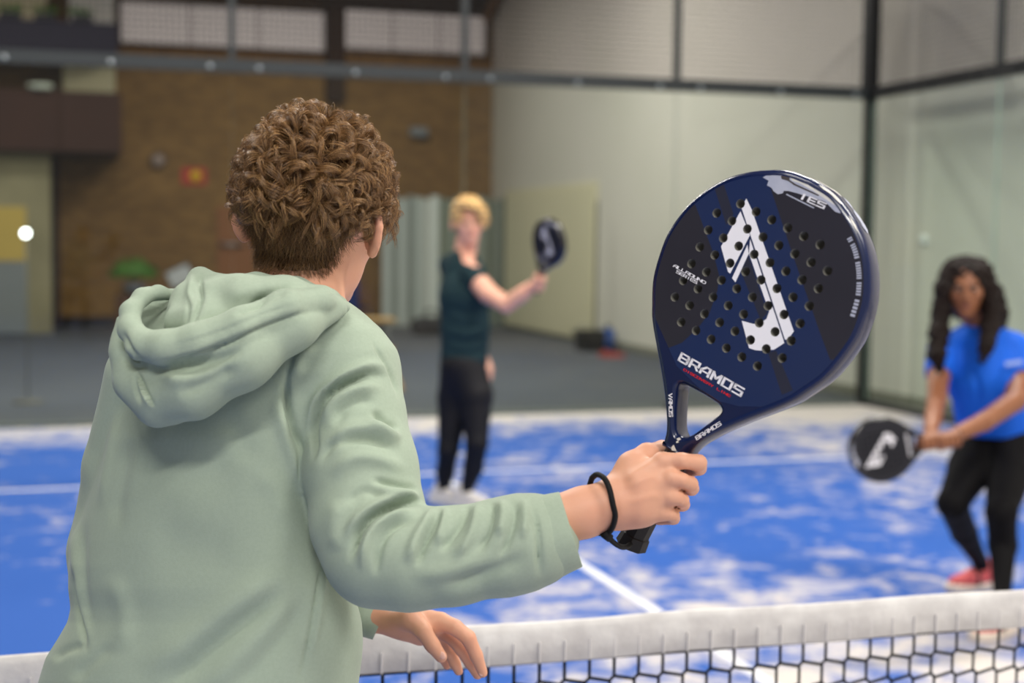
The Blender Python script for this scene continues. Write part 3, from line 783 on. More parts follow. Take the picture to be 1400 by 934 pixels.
def head_axes(yaw, pitch=0.0, roll=0.0, base=None):
    """axes (x: to the head's left, y: face direction, z: up); yaw measured in world, 0 = looking along +Y"""
    R = Matrix.Rotation(yaw, 3, 'Z') @ Matrix.Rotation(pitch, 3, 'X') @ Matrix.Rotation(roll, 3, 'Y')
    return np.array(R)
def head_sdf(P, c, R, s=1.0, ears=True, jaw=1.0):
    q = ((P-np.asarray(c)) @ R)/s
    d = ellips(q, (0, -0.012, 0.035), (0.074, 0.094, 0.085))
    d = smin(d, ellips(q, (0, 0.030, -0.035), (0.057*jaw, 0.060, 0.083)), 0.03)
    d = smin(d, ellips(q, (0, 0.068, -0.096), (0.024, 0.020, 0.020)), 0.025)
    for sx in (-1, 1):
        d = smin(d, ellips(q, (sx*0.040, 0.056, -0.018), (0.024, 0.024, 0.022)), 0.02)
    d = smin(d, capsule(q, (-0.032, 0.081, 0.024), (0.032, 0.081, 0.024), 0.010, 0.010), 0.014)
    d = smin(d, capsule(q, (0, 0.090, 0.014), (0, 0.107, -0.026), 0.008, 0.012), 0.012)
    for sx in (-1, 1):
        d = smin(d, ellips(q, (sx*0.012, 0.098, -0.029), (0.008, 0.010, 0.007)), 0.006)
        d = -smin(-d, ellips(q, (sx*0.031, 0.096, 0.007), (0.017, 0.012, 0.011)), 0.008)
    d = smin(d, ellips(q, (0, 0.080, -0.060), (0.026, 0.014, 0.013)), 0.012)
    if ears:
        for sx in (-1, 1):
            e = np.array([[0.85*sx, 0.5*sx, 0.0], [-0.5, 0.85, 0.0], [0, 0, 1.0]]).T
            k = q-np.array([sx*0.082, -0.010, -0.006])
            ax = np.stack([np.array([math.cos(0.55), sx*math.sin(0.55), 0]), np.array([-sx*math.sin(0.55), math.cos(0.55), 0]), np.array([0, 0, 1.0])], 1)
            # plate that stands away from the skull at its back edge
            u = np.array([sx*0.84, -0.54, 0.14]); u /= np.linalg.norm(u); w = np.cross(u, [0, 0, 1.0]); w /= np.linalg.norm(w); v = np.cross(w, u)
            A = np.stack([u, w, v], 1)
            d = smin(d, ellips(k @ A, (0.006, 0, 0.002), (0.020, 0.0045, 0.031)), 0.006)
            rim = [(-0.004, 0.026), (0.008, 0.033), (0.019, 0.024), (0.021, 0.008), (0.015, -0.010), (0.005, -0.024)]
            pts = [u*a+v*b for a, b in rim]
            d = smin(d, chain(k, pts, [0.0042, 0.0046, 0.0046, 0.0044, 0.0042, 0.0062], 0.003), 0.004)
    return d*s
def face_parts(root, c, R, s, skin_lip, brow_col, eye=True, smile=False):
    """eyes, eyebrows and lips as parts"""
    c = np.asarray(c, float)
    loc = lambda v: c + (R @ np.array(v))*s
    M4 = np.eye(4); M4[:3, :3] = R
    white = mat('eye_white', (176, 164, 156), 0.5, 0.3); iris = mat('dark_iris', (44, 32, 26), 0.25, 0.5)
    for sx in (-1, 1):
        e = MB().ell(loc((sx*0.031, 0.0835, 0.0065)), (0.0118*s, 0.0105*s, 0.0072*s), 8, 12, M4).build('eye', white, root)
        MB().ell(loc((sx*0.031, 0.0935, 0.0065)), (0.0064*s, 0.0026*s, 0.0060*s), 6, 10, M4).build('iris', iris, e)
        MB().tube([loc(v) for v in ((sx*0.014, 0.0965, 0.023), (sx*0.030, 0.0965, 0.028), (sx*0.047, 0.083, 0.022))], [0.0032*s, 0.0036*s, 0.0018*s], 6).build('eyebrow', brow_col, root)
    dz = 0.006 if smile else 0.0
    up = MB().tube([loc(v) for v in ((-0.024, 0.078, -0.058+dz), (-0.009, 0.0935, -0.0555), (0, 0.094, -0.0565), (0.009, 0.0935, -0.0555), (0.024, 0.078, -0.058+dz))], [0.0015*s, 0.004*s, 0.004*s, 0.004*s, 0.0015*s], 6)
    up.build('lip', skin_lip, root)
    MB().tube([loc(v) for v in ((-0.024, 0.078, -0.059+dz), (-0.01, 0.0905, -0.067), (0, 0.092, -0.0675), (0.01, 0.0905, -0.067), (0.024, 0.078, -0.059+dz))], [0.0015*s, 0.0045*s, 0.0048*s, 0.0045*s, 0.0015*s], 6).build('lip', skin_lip, root)
    if smile:
        MB().tube([loc(v) for v in ((-0.017, 0.083, -0.0585), (0, 0.0945, -0.0625), (0.017, 0.083, -0.0585))], [0.002*s, 0.0038*s, 0.002*s], 6).build('teeth', mat('teeth', (236, 232, 222), 0.3, 0.5), root)

def fold(V, N, strokes, sel=None, px=None):
    """press folds into a surface: strokes = (kind, [(px,py)...], width px, depth in metres)"""
    if px is None: px = to_px(V)
    front = np.clip(-(N @ FW)*2.2+0.25, 0, 1)
    disp = np.zeros(len(V))
    for kind, L, w, a in strokes:
        L = spline(L, max(12, 6*len(L))) if len(L) > 2 else np.array(L, float)
        lo = L.min(0)-4*w; hi = L.max(0)+4*w
        i = np.where((px[:, 0] > lo[0]) & (px[:, 0] < hi[0]) & (px[:, 1] > lo[1]) & (px[:, 1] < hi[1]))[0]
        if not len(i): continue
        d, t, s = polydist(px[i, :2], L)
        tap = np.clip(np.minimum(t, 1-t)*3.4, 0, 1); tap = tap*tap*(3-2*tap); tap = np.where(kind.isupper(), 1.0, 1.0)*np.maximum(tap, 0.0 if not kind.isupper() else 1.0)
        k = kind.lower()
        if k == 'g': v = -np.exp(-(d/w)**2)
        elif k == 'r': v = np.exp(-(d/w)**2)
        else:                       # lip: raised on one side, tucked under on the other
            v = np.where(s > 0, np.exp(-d/(1.6*w)), -0.75*np.exp(-(d/(0.55*w))**2)+0.0)
        disp[i] += a*v*tap
    m = front if sel is None else front*sel
    return V + N*(disp*m)[:, None]
# ------------------------------------------------------------------ the man in front, seen from behind
M_skin = mat('fair_skin', (214, 160, 132), 0.5, 0.35, noise=(18, 0.35, (204, 142, 116)), bump=(220, 0.12, 0.0012), sss=0.12)
M_hoodie = mat('sage_green_fleece', (155, 169, 151), 0.92, 0.12, noise=(260, 0.35, (144, 157, 140)), bump=(900, 0.25, 0.0008), sheen=0.12)
man = empty('person', G(300, 1500), 'person in a sage green hoodie seen from behind, holding up a navy racket', 'person')
man.location = (float(W(300, 934, 1.74)[0]), float(W(300, 934, 1.74)[1]), 0)

# ---- skin: head, neck, arms and hands as one body
HEAD_C = W(429, 303, 1.745); HEAD_R = head_axes(-YAW-0.32, 0.06, 0.10); HEAD_S = 0.955
R_ARM = [(470, 520, 1.70, 44), (492, 640, 1.65, 46), (515, 752, 1.60, 42), (600, 758, 1.588, 42), (720, 724, 1.588, 37), (800, 700, 1.59, 34), (836, 690, 1.59, 31)]
L_ARM = [(200, 540, 1.73, 44), (160, 660, 1.76, 42), (150, 760, 1.80, 40), (330, 820, 1.93, 30), (480, 846, 1.935, 24), (522, 846, 1.935, 18)]
def man_hand_r(P):
    wr = (840, 690, 1.592, 27)
    mc = [(905, 631, 1.586, 12.5), (917, 654, 1.578, 12.5), (916, 679, 1.581, 12), (904, 701, 1.589, 11.5)]
    d = pchain(P, [wr, (868, 690, 1.592, 29)])
    for m in mc: d = smin(d, pchain(P, [wr[:3]+(20,), ((wr[0]+m[0])/2, (wr[1]+m[1])/2, 1.585, 19), m]), 0.010)
    d = smin(d, pchain(P, [(850, 702, 1.598, 22), (880, 700, 1.60, 20)]), 0.01)                      # heel of the hand
    d = smin(d, pchain(P, [(842, 676, 1.60, 24), (866, 640, 1.607, 22), (886, 622, 1.618, 16)]), 0.012)  # thumb base
    for m in mc: d = smin(d, ellips(P, W(m[0]+1, m[1]-1, m[2]-0.003), np.array([10.5, 10.5, 10.5])*pw(1.58)), 0.004)   # knuckles
    th = pchain(P, [(884, 622, 1.62, 15), (905, 615, 1.652, 12.5), (931, 622, 1.672, 11), (945, 630, 1.672, 9)], 0.004)
    d = smin(d, th, 0.006)
    fing = [[(905, 631, 1.586, 12.5), (932, 630, 1.580, 11), (955, 633, 1.590, 11.5), (956, 640, 1.622, 10), (936, 646, 1.652, 8.5)],
            [(917, 654, 1.578, 12.5), (932, 657, 1.576, 10.5), (944, 662, 1.588, 10.5), (946, 668, 1.622, 9.5), (922, 670, 1.650, 8)],
            [(916, 679, 1.581, 12), (925, 681, 1.580, 10.2), (932, 684, 1.590, 10), (934, 690, 1.620, 9), (911, 693, 1.646, 8)],
            [(904, 701, 1.589, 11), (913, 702, 1.588, 9.5), (920, 704, 1.597, 9), (921, 709, 1.620, 8.5), (899, 711, 1.642, 7.5)]]
    for f in fing: d = smin(d, pchain(P, f, 0.003), 0.0036)
    return d
def man_hand_l(P):
    d = pchain(P, [(520, 846, 1.935, 16), (556, 852, 1.935, 19), (588, 853, 1.932, 17), (603, 851, 1.93, 13)], 0.008)
    d = smin(d, pchain(P, [(540, 856, 1.935, 15), (575, 866, 1.945, 15), (600, 866, 1.96, 13)], 0.008), 0.012)
    d = smin(d, pchain(P, [(535, 848, 1.925, 15), (560, 846, 1.912, 15.5), (578, 862, 1.902, 12)], 0.006), 0.008)
    F = [[(578, 862, 1.902, 12), (591, 882, 1.902, 10.5), (603, 898, 1.907, 8.6)],
         [(602, 850, 1.928, 13), (622, 858, 1.922, 11), (640, 872, 1.920, 10.5), (651, 896, 1.926, 9.2), (660, 920, 1.934, 7)],
         [(602, 860, 1.946, 12), (620, 874, 1.945, 10), (630, 886, 1.944, 9.6), (643, 906, 1.950, 8.6), (653, 923, 1.956, 6.8)],
         [(596, 868, 1.962, 11), (608, 880, 1.964, 9), (616, 893, 1.965, 8.8), (622, 907, 1.968, 7.8), (627, 918, 1.972, 6.4)],
         [(586, 872, 1.974, 10), (597, 882, 1.980, 8.4), (604, 892, 1.982, 8), (608, 902, 1.984, 7), (611, 910, 1.986, 6)]]
    for f in F: d = smin(d, pchain(P, f, 0.003), 0.0035)
    return d
NECK = [(424, 310, 1.748, 56), (412, 372, 1.735, 57), (404, 440, 1.722, 66)]
def man_skin(P):
    d = head_sdf(P, HEAD_C, HEAD_R, HEAD_S)
    d = smin(d, pchain(P, NECK), 0.018)
    d = smin(d, pchain(P, [(404, 440, 1.722, 66), (350, 560, 1.735, 100), (300, 800, 1.74, 100)]), 0.02)
    d = smin(d, pchain(P, R_ARM), 0.015)
    d = smin(d, pchain(P, L_ARM), 0.012)
    d = smin(d, man_hand_r(P), 0.012)
    return smin(d, man_hand_l(P), 0.01)
allp = R_ARM+L_ARM+[(640, 930, 1.93, 30), (970, 660, 1.6, 40), (430, 160, 1.74, 60), (300, 830, 1.74, 110)]
lo, hi = box_of(allp, 0.02)
def put_surface(name, f, lo, hi, h, m, parent, smooth=2, post=None):
    V, Q = surface(f, lo, hi, h, smooth)
    if post: V = post(V, Q)
    return mesh(name, V, Q, m, parent, smooth=True)
def hand_creases(V, Q):
    N = normals(V, Q)
    st = [('g', [(922, 643), (934, 645), (950, 647)], 2.2, 0.0015), ('g', [(926, 668), (940, 672)], 2.2, 0.0014), ('g', [(922, 691), (932, 693)], 2.0, 0.0012),
          ('r', [(850, 672), (880, 655), (905, 650)], 5, 0.0013), ('r', [(855, 690), (885, 680), (908, 676)], 5, 0.0013), ('r', [(850, 660), (880, 640), (900, 632)], 5, 0.0013),
          ('g', [(838, 668), (843, 690), (843, 712)], 4, 0.0008)]
    return fold(V, N, st)
skin = put_surface('body', man_skin, lo, hi, 0.0026, M_skin, man, 1, hand_creases)
M_nail = mat('nail', (228, 178, 160), 0.25, 0.5)
for (x, y, d, ang, sx, sy) in ((604.5, 896.5, 1.8985, 0.95, 6.2, 4.8), (657.5, 921, 1.9285, 1.2, 4.5, 3.2)):
    M4 = np.eye(4); c, s = math.cos(ang), math.sin(ang)
    M4[:3, 0] = RT*c-UP*s; M4[:3, 1] = RT*s+UP*c; M4[:3, 2] = -FW
    MB().ell(W(x, y, d), (sx*pw(d), sy*pw(d), 0.0014), 6, 12, M4).build('nail', M_nail, man)
face_parts(man, HEAD_C, HEAD_R, HEAD_S, mat('lip_pink', (190, 110, 100), 0.45, 0.4), mat('brown_brow', (70, 50, 34), 0.7, 0.2))

# ---- hoodie
ROWS = np.array([  # py, left, right, half depth m, centre depth
    (395, 360, 450, 0.060, 1.720), (425, 300, 480, 0.080, 1.722), (450, 235, 505, 0.092, 1.724), (480, 195, 510, 0.105, 1.728), (510, 172, 500, 0.115, 1.732), (540, 161, 470, 0.122, 1.735),
    (600, 140, 450, 0.130, 1.738), (680, 118, 447, 0.132, 1.740), (740, 102, 455, 0.132, 1.740), (775, 94, 468, 0.132, 1.740), (805, 93, 480, 0.134, 1.740),
    (832, 96, 490, 0.136, 1.742), (850, 92, 494, 0.138, 1.744), (875, 78, 496, 0.140, 1.745), (900, 63, 495, 0.142, 1.746), (934, 52, 491, 0.145, 1.748), (985, 44, 486, 0.146, 1.750), (1010, 60, 476, 0.138, 1.750)])
def torso(P):
    px, py, z = pxz(P)
    xl = np.interp(py, ROWS[:, 0], ROWS[:, 1]); xr = np.interp(py, ROWS[:, 0], ROWS[:, 2])
    hd = np.interp(py, ROWS[:, 0], ROWS[:, 3]); zc = np.interp(py, ROWS[:, 0], ROWS[:, 4])
    a = (xr-xl)/2; cx = (xr+xl)/2; u = (px-cx)/a; w = (z-zc+0.00012*(px-cx))/hd
    n = 2.35
    g = (np.abs(u)**n+np.abs(w)**n+1e-9)**(1/n)
    d = (g-1)*np.minimum(a*z/FPX, hd)
    cap = np.maximum((412-py), (py-1008))*z/FPX
    return -smin(-d, -cap, 0.03)
SLEEVE = [(474, 515, 1.695, 66), (482, 565, 1.672, 70), (492, 640, 1.645, 78), (504, 715, 1.620, 78), (517, 754, 1.603, 75), (560, 764, 1.592, 70), (620, 760, 1.588, 66), (690, 748, 1.586, 65.5), (722, 740, 1.587, 64), (731, 738, 1.587, 60)]
TRAP = [(425, 432, 1.715, 30), (450, 470, 1.705, 44), (474, 515, 1.695, 62)]
L_SLEEVE = [(205, 520, 1.735, 62), (168, 640, 1.765, 52), (150, 752, 1.80, 54), (240, 800, 1.88, 50), (380, 826, 1.925, 42), (470, 838, 1.938, 32), (490, 842, 1.94, 27)]
def sleeve(P): return smin(pchain(P, SLEEVE, 0.010), pchain(P, TRAP, 0.01), 0.02)
def hoodie(P):
    t = smin(torso(P), pchain(P, TRAP, 0.02), 0.03)
    s = sleeve(P)
    _, py, _ = pxz(P)
    k = np.interp(py, [430, 520, 600, 640], [0.035, 0.028, 0.012, 0.006])
    h = np.clip(0.5+0.5*(s-t)/k, 0, 1); d = s*(1-h)+t*h-k*h*(1-h)
    return smin(d, pchain(P, L_SLEEVE, 0.01), 0.008)
T_STROKES = [
    ('l', [(430, 600), (423, 640), (436, 690), (441, 745)], 9, -0.004),
    ('g', [(441, 748), (437, 790), (428, 850), (417, 900), (405, 945)], 2.6, 0.0035), ('r', [(446, 760), (442, 800), (434, 855), (423, 905)], 5, 0.0022),
    ('g', [(205, 960), (262, 910), (310, 868), (355, 832), (400, 790)], 15, 0.0062), ('r', [(190, 930), (245, 885), (300, 843), (350, 806), (395, 765)], 20, 0.0050), ('g', [(310, 960), (360, 900), (392, 860), (425, 800)], 16, 0.0036), ('r', [(265, 960), (320, 905), (372, 850), (412, 800)], 15, 0.0036),
    ('g', [(388, 500), (392, 545), (402, 590), (418, 628), (428, 660), (436, 700)], 5, 0.007), ('r', [(378, 540), (388, 590), (402, 632), (418, 680)], 9, 0.005),
    ('g', [(422, 462), (400, 487), (392, 520), (394, 560), (402, 595)], 3.4, 0.0030), ('r', [(434, 470), (411, 492), (402, 522)], 7, 0.003),
    ('r', [(110, 690), (104, 745), (108, 800), (118, 850), (122, 890)], 6, 0.005), ('g', [(103, 770), (103, 810), (111, 850), (118, 895)], 4, 0.0055), ('g', [(117, 705), (113, 760), (117, 820), (124, 868)], 6, 0.003),
    ('r', [(165, 550), (150, 620), (135, 700)], 6, 0.003), ('g', [(180, 590), (166, 660), (155, 730)], 10, 0.003), ('g', [(98, 935), (125, 905), (160, 880)], 9, 0.0025),
    ('g', [(70, 905), (90, 890), (118, 880)], 6, 0.003), ('r', [(345, 640), (375, 670), (392, 720)], 14, 0.0015),
    ('g', [(200, 730), (260, 745), (330, 760)], 30, 0.002), ('g', [(190, 610), (260, 640), (340, 650)], 34, 0.0025), ('g', [(300, 560), (330, 600), (345, 640)], 18, 0.002), ('r', [(150, 780), (170, 840), (165, 900)], 14, 0.003)]
A_STROKES = [
    ('g', [(534, 520), (508, 512), (479, 521), (452, 537), (436, 559), (429, 584), (430, 614), (424, 640)], 4.2, 0.0095), ('r', [(540, 508), (508, 500), (474, 510), (444, 528), (425, 556), (419, 592)], 7, 0.0062),
    ('r', [(528, 535), (505, 530), (476, 538), (452, 558), (444, 590)], 8, 0.0052), ('g', [(520, 552), (494, 548), (470, 560), (456, 585)], 7, 0.003),
    ('g', [(504, 460), (520, 486), (537, 518), (548, 552)], 2.4, 0.0028), ('g', [(508, 560), (526, 578), (548, 588)], 5, 0.0055), ('r', [(500, 572), (524, 592), (552, 602)], 8, 0.0045),
    ('g', [(436, 640), (450, 612), (480, 600), (512, 602), (546, 622)], 6, 0.005), ('r', [(445, 622), (478, 590), (515, 590), (548, 608)], 9, 0.0055), ('r', [(448, 655), (480, 628), (518, 628), (560, 648)], 10, 0.004),
    ('g', [(505, 655), (536, 662), (576, 672)], 4.5, 0.0045), ('r', [(505, 668), (540, 674), (576, 684)], 6, 0.004), ('g', [(470, 690), (500, 672), (530, 680)], 7, 0.003),
    ('g', [(583, 694), (562, 687), (537, 692), (511, 705), (493, 723), (485, 744), (478, 772)], 4.2, 0.0110), ('r', [(578, 682), (556, 677), (530, 683), (503, 697), (483, 718), (472, 745)], 7, 0.0060),
    ('r', [(578, 703), (552, 702), (526, 712), (508, 728), (498, 752), (494, 785)], 6, 0.0062), ('g', [(572, 712), (545, 716), (526, 732), (516, 760), (514, 792)], 5, 0.0050),
    ('r', [(596, 690), (584, 712), (568, 738), (556, 775)], 7, 0.0055), ('g', [(602, 692), (594, 716), (580, 745), (570, 778)], 4.5, 0.0060), ('r', [(612, 690), (606, 716), (596, 748)], 6, 0.004),
    ('g', [(640, 684), (636, 706), (620, 732), (600, 758)], 5, 0.0050), ('r', [(654, 682), (652, 708), (640, 738), (618, 768)], 7, 0.0055), ('g', [(670, 682), (674, 702), (668, 728), (652, 758)], 4.2, 0.0050), ('r', [(684, 680), (688, 706), (680, 736)], 6, 0.0045),
    ('g', [(700, 680), (704, 704), (696, 736), (680, 768)], 4.5, 0.0045), ('r', [(714, 678), (718, 706), (714, 740)], 5, 0.004), ('g', [(600, 806), (650, 790), (700, 770), (726, 752)], 10, 0.0035), ('r', [(560, 790), (620, 778), (680, 756)], 12, 0.0035),
    ('r', [(466, 680), (458, 715), (462, 758)], 12, 0.003), ('g', [(728, 690), (736, 735), (738, 790)], 3.2, 0.004)]
def hoodie_folds(V, Q):
    px = to_px(V); N = normals(V, Q)
    arm = np.clip(0.5-(sleeve(V)-torso(V))/0.012, 0, 1)
    arm = np.where(px[:, 1] < 470, np.minimum(arm, 0.8), arm)
    V = fold(V, N, T_STROKES, (1-arm)*1.25, px); V = fold(V, N, A_STROKES, arm*1.45, px)
    N = normals(V, Q)
    # soft, broad waviness of worn fleece
    w = np.sin(V @ np.array([31, 17, 44.])+1)+np.sin(V @ np.array([-23, 38, 57.]))+np.sin(V @ np.array([63, -41, 29.])+2)
    return relax(V + N*(w*0.00022)[:, None], Q, 0.2)
lo, hi = box_of([(52, 420, 1.74, 20), (500, 1010, 1.74, 40), (740, 830, 1.58, 20), (400, 700, 1.60, 160), (500, 860, 1.95, 30), (90, 900, 1.76, 60), (300, 700, 1.87, 60)], 0.03)
hood_root = put_surface('hoodie', hoodie, lo, hi, 0.0029, M_hoodie, man, 2, hoodie_folds)

def cuff(path, name, wall=0.0035):
    """turned tube cuff, open at the hand end"""
    P = pts3(path); r = rads(path)
    Q = np.concatenate([P, [P[-1]], P[::-1][:3]]); R = np.concatenate([r, [r[-1]-wall], (r[::-1]-wall*1.6)[:3]])
    d = P[-1]-P[0]; d /= np.linalg.norm(d)
    n = 36; a = np.cross(d, [0, 0, 1.0]); a /= np.linalg.norm(a); b = np.cross(d, a); V = []; F = []
    for i in range(len(Q)):
        for k in range(n):
            t = 2*math.pi*k/n; V.append(Q[i]+(a*math.cos(t)+b*math.sin(t))*R[i]*(1+0.012*math.sin(5*t+1)*(i < len(P))))
    for i in range(len(Q)-1):
        for k in range(n): F.append((i*n+k, i*n+(k+1) % n, (i+1)*n+(k+1) % n, (i+1)*n+k))
    return mesh(name, V, F, M_hoodie, hood_root, smooth=True)
cuff([(726, 740, 1.587, 52), (728, 739.5, 1.587, 58), (736, 738, 1.587, 59.5), (750, 733, 1.587, 58), (765, 728, 1.587, 55.5), (779, 723.5, 1.587, 53.5), (780.5, 723, 1.587, 52.5)], 'cuff')
cuff([(484, 838, 1.938, 28), (485, 838.5, 1.938, 29.5), (497, 844, 1.938, 26), (510, 850, 1.938, 23.5), (518.5, 853.5, 1.938, 22.5), (519, 853.6, 1.938, 22)], 'cuff')

# ---- hood lying on the back
def hood(P):
    pouch = pchain(P, [(172, 468, 1.600, 18), (182, 520, 1.585, 22), (216, 545, 1.575, 30), (262, 530, 1.565, 40), (330, 488, 1.565, 42), (400, 446, 1.585, 30), (462, 424, 1.632, 12)], 0.02)
    left = pchain(P, [(168, 440, 1.60, 10), (166, 480, 1.588, 12), (184, 530, 1.578, 14), (214, 566, 1.575, 12), (236, 568, 1.572, 10)], 0.012)
    pouch = smin(pouch, pchain(P, [(186, 488, 1.590, 20), (215, 505, 1.578, 26), (255, 505, 1.570, 26)], 0.02), 0.015)
    d = smin(pouch, left, 0.012)
    band = pchain(P, [(236, 404, 1.622, 8), (216, 400, 1.612, 9), (194, 406, 1.595, 11), (178, 426, 1.577, 13), (178, 450, 1.562, 16), (194, 472, 1.548, 21), (226, 476, 1.540, 24), (270, 466, 1.540, 24), (330, 446, 1.548, 25), (390, 420, 1.570, 24), (436, 412, 1.605, 18), (470, 420, 1.645, 9)], 0.008)
    d = smin(d, band, 0.004)
    inner = pchain(P, [(272, 380, 1.632, 12), (258, 410, 1.605, 20), (240, 440, 1.578, 20)], 0.015)
    inner = smin(inner, pchain(P, [(276, 384, 1.632, 15), (330, 408, 1.600, 30), (390, 412, 1.610, 32), (440, 414, 1.640, 20), (466, 416, 1.665, 10)], 0.015), 0.015)
    inner = smin(inner, pchain(P, [(290, 410, 1.595, 25), (270, 440, 1.572, 22), (330, 432, 1.585, 20)], 0.02), 0.015)
    d = smin(d, inner, 0.004)
    collar = pchain(P, [(322, 392, 1.66, 15), (350, 392, 1.665, 18), (404, 400, 1.66, 20), (448, 412, 1.675, 16), (474, 424, 1.70, 10)], 0.01)
    d = smin(d, collar, 0.01)
    d = smin(d, pchain(P, [(240, 408, 1.655, 14), (205, 414, 1.655, 20), (195, 440, 1.645, 24), (215, 470, 1.62, 24)], 0.01), 0.006)
    d = smin(d, pchain(P, [(246, 420, 1.65, 20), (232, 450, 1.63, 24)], 0.01), 0.006)

    # neck passes through
    neck = pchain(P, [(424, 330, 1.750, 58), (412, 372, 1.738, 58.5), (404, 460, 1.722, 60)])
    cav = pchain(P, [(214, 420, 1.575, 17), (210, 440, 1.572, 16)], 0.01)
    cav2 = pchain(P, [(216, 416, 1.56, 15), (212, 436, 1.545, 12)], 0.01)
    d = np.maximum(d, -np.minimum(neck, np.minimum(cav, cav2)))
    return d
H_STROKES = [
    ('g', [(205, 492), (225, 496), (262, 488), (310, 470), (360, 448), (410, 430), (450, 424)], 3.0, 0.0035), ('r', [(220, 488), (262, 479), (310, 461), (360, 440)], 3, 0.0012), ('g', [(220, 476), (262, 466), (310, 450), (365, 428), (420, 412)], 2.0, 0.0010),
    ('g', [(206, 496), (250, 505), (300, 490), (345, 468)], 9, 0.005), ('l', [(185, 505), (200, 540), (212, 560)], 6, 0.004), ('g', [(186, 503), (188, 530), (196, 555)], 3, 0.003), ('r', [(215, 510), (260, 518), (310, 505)], 12, 0.004),
    ('g', [(276, 372), (273, 392), (275, 408), (268, 430), (263, 446)], 3.0, 0.0045), ('r', [(266, 372), (260, 395), (258, 420)], 5, 0.003), ('g', [(255, 400), (258, 420), (254, 446)], 2.4, 0.002),
    ('g', [(335, 425), (370, 405), (400, 395)], 7, 0.003), ('r', [(300, 410), (340, 398), (390, 390)], 12, 0.003), ('g', [(240, 540), (285, 520), (330, 500)], 9, 0.0035), ('g', [(170, 480), (180, 500), (205, 500)], 5, 0.003), ('g', [(318, 432), (345, 420), (366, 402)], 4, 0.0022),
    ('g', [(166, 450), (176, 475), (190, 492), (206, 497)], 3.5, 0.004)]
def hood_post(V, Q):
    V = fold(V, normals(V, Q), [(k, L, w, a*1.5) for k, L, w, a in H_STROKES]); return relax(V, Q, 0.15)
lo, hi = box_of([(160, 372, 1.57, 20), (480, 580, 1.57, 25), (320, 430, 1.70, 30), (480, 430, 1.70, 20)], 0.02)
put_surface('hood', hood, lo, hi, 0.0024, M_hoodie, hood_root, 2, hood_post)

# ---- trousers and shoes (below the frame)
hipL = W(200, 985, 1.745); hipR = W(360, 985, 1.745)
M_jog = mat('dark_joggers', (52, 54, 58), 0.9, 0.15)
def legs(P):
    d = None
    for h, sx in ((hipL, -1), (hipR, 1)):
        kn = h + RT*sx*0.05 + FW*0.08; kn[2] = 0.50; an = h + RT*sx*0.10 - FW*0.02; an[2] = 0.09
        c = chain(P, [h, kn, an], [0.10, 0.075, 0.055], 0.02); d = c if d is None else smin(d, c, 0.03)
    return smin(d, capsule(P, hipL, hipR, 0.115, 0.115), 0.03)
lo = np.minimum(hipL, hipR)-0.3; hi = np.maximum(hipL, hipR)+0.3; lo[2] = 0.03
put_surface('trousers', legs, lo, hi, 0.009, M_jog, man, 2)
for h, sx in ((hipL, -1), (hipR, 1)):
    an = h + RT*sx*0.10 - FW*0.02
    f2 = np.array([FW[0], FW[1], 0]); f2 /= np.linalg.norm(f2); an[2] = 0.0
    def shoe(P, an=an, f2=f2):
        d = chain(P, [an-f2*0.06+[0, 0, 0.045], an+f2*0.06+[0, 0, 0.045], an+f2*0.17+[0, 0, 0.036]], [0.042, 0.044, 0.034], 0.02)
        d = smin(d, capsule(P, an+[0, 0, 0.06], an+[0, 0, 0.10], 0.045, 0.046), 0.02)
        return np.maximum(d, 0.002-P[:, 2])
    put_surface('shoe', shoe, an-[0.28, 0.28, 0.01], an+[0.28, 0.28, 0.16], 0.007, mat('white_trainer', (214, 212, 208), 0.6, 0.3), man, 1)

# ---- wrist cord of the racket
M_cordb = mat('black_wrist_cord', (16, 16, 18), 0.7, 0.25, bump=(400, 0.4, 0.001))
wr = []
wc = W(830, 691, 1.59); ax = W(838, 690, 1.59)-W(800, 700, 1.59); ax /= np.linalg.norm(ax)
e1 = UP-ax*(UP @ ax); e1 /= np.linalg.norm(e1); e2 = np.cross(ax, e1)
loopp = spline([W(809, 654, 1.600), W(816, 649, 1.585), W(826, 654, 1.568), W(833, 668, 1.559), W(838, 690, 1.556), W(841, 706, 1.560), W(836, 724, 1.572), W(826, 730, 1.59), W(816, 724, 1.612), W(808, 700, 1.627), W(805, 672, 1.622), W(809, 654, 1.600)], 60)
MB().tube(loopp[:-1], 0.0032, 8, closed=True).build('wrist_cord', M_cordb, racket)
tail = spline([W(818, 729, 1.588), W(828, 731, 1.580), W(833, 735, 1.582), W(838, 741, 1.588), W(848, 747.5, 1.60), W(856, 748, 1.615), W(862, 744, 1.632), W(866, 739, 1.645)], 40)
MB().tube(tail, 0.0030, 8).build('wrist_cord', M_cordb, racket)
MB().tube([W(826, 729.5, 1.578), W(834, 736, 1.583)], [0.0052, 0.0048], 8).build('cord_slider', M_cordb, racket)
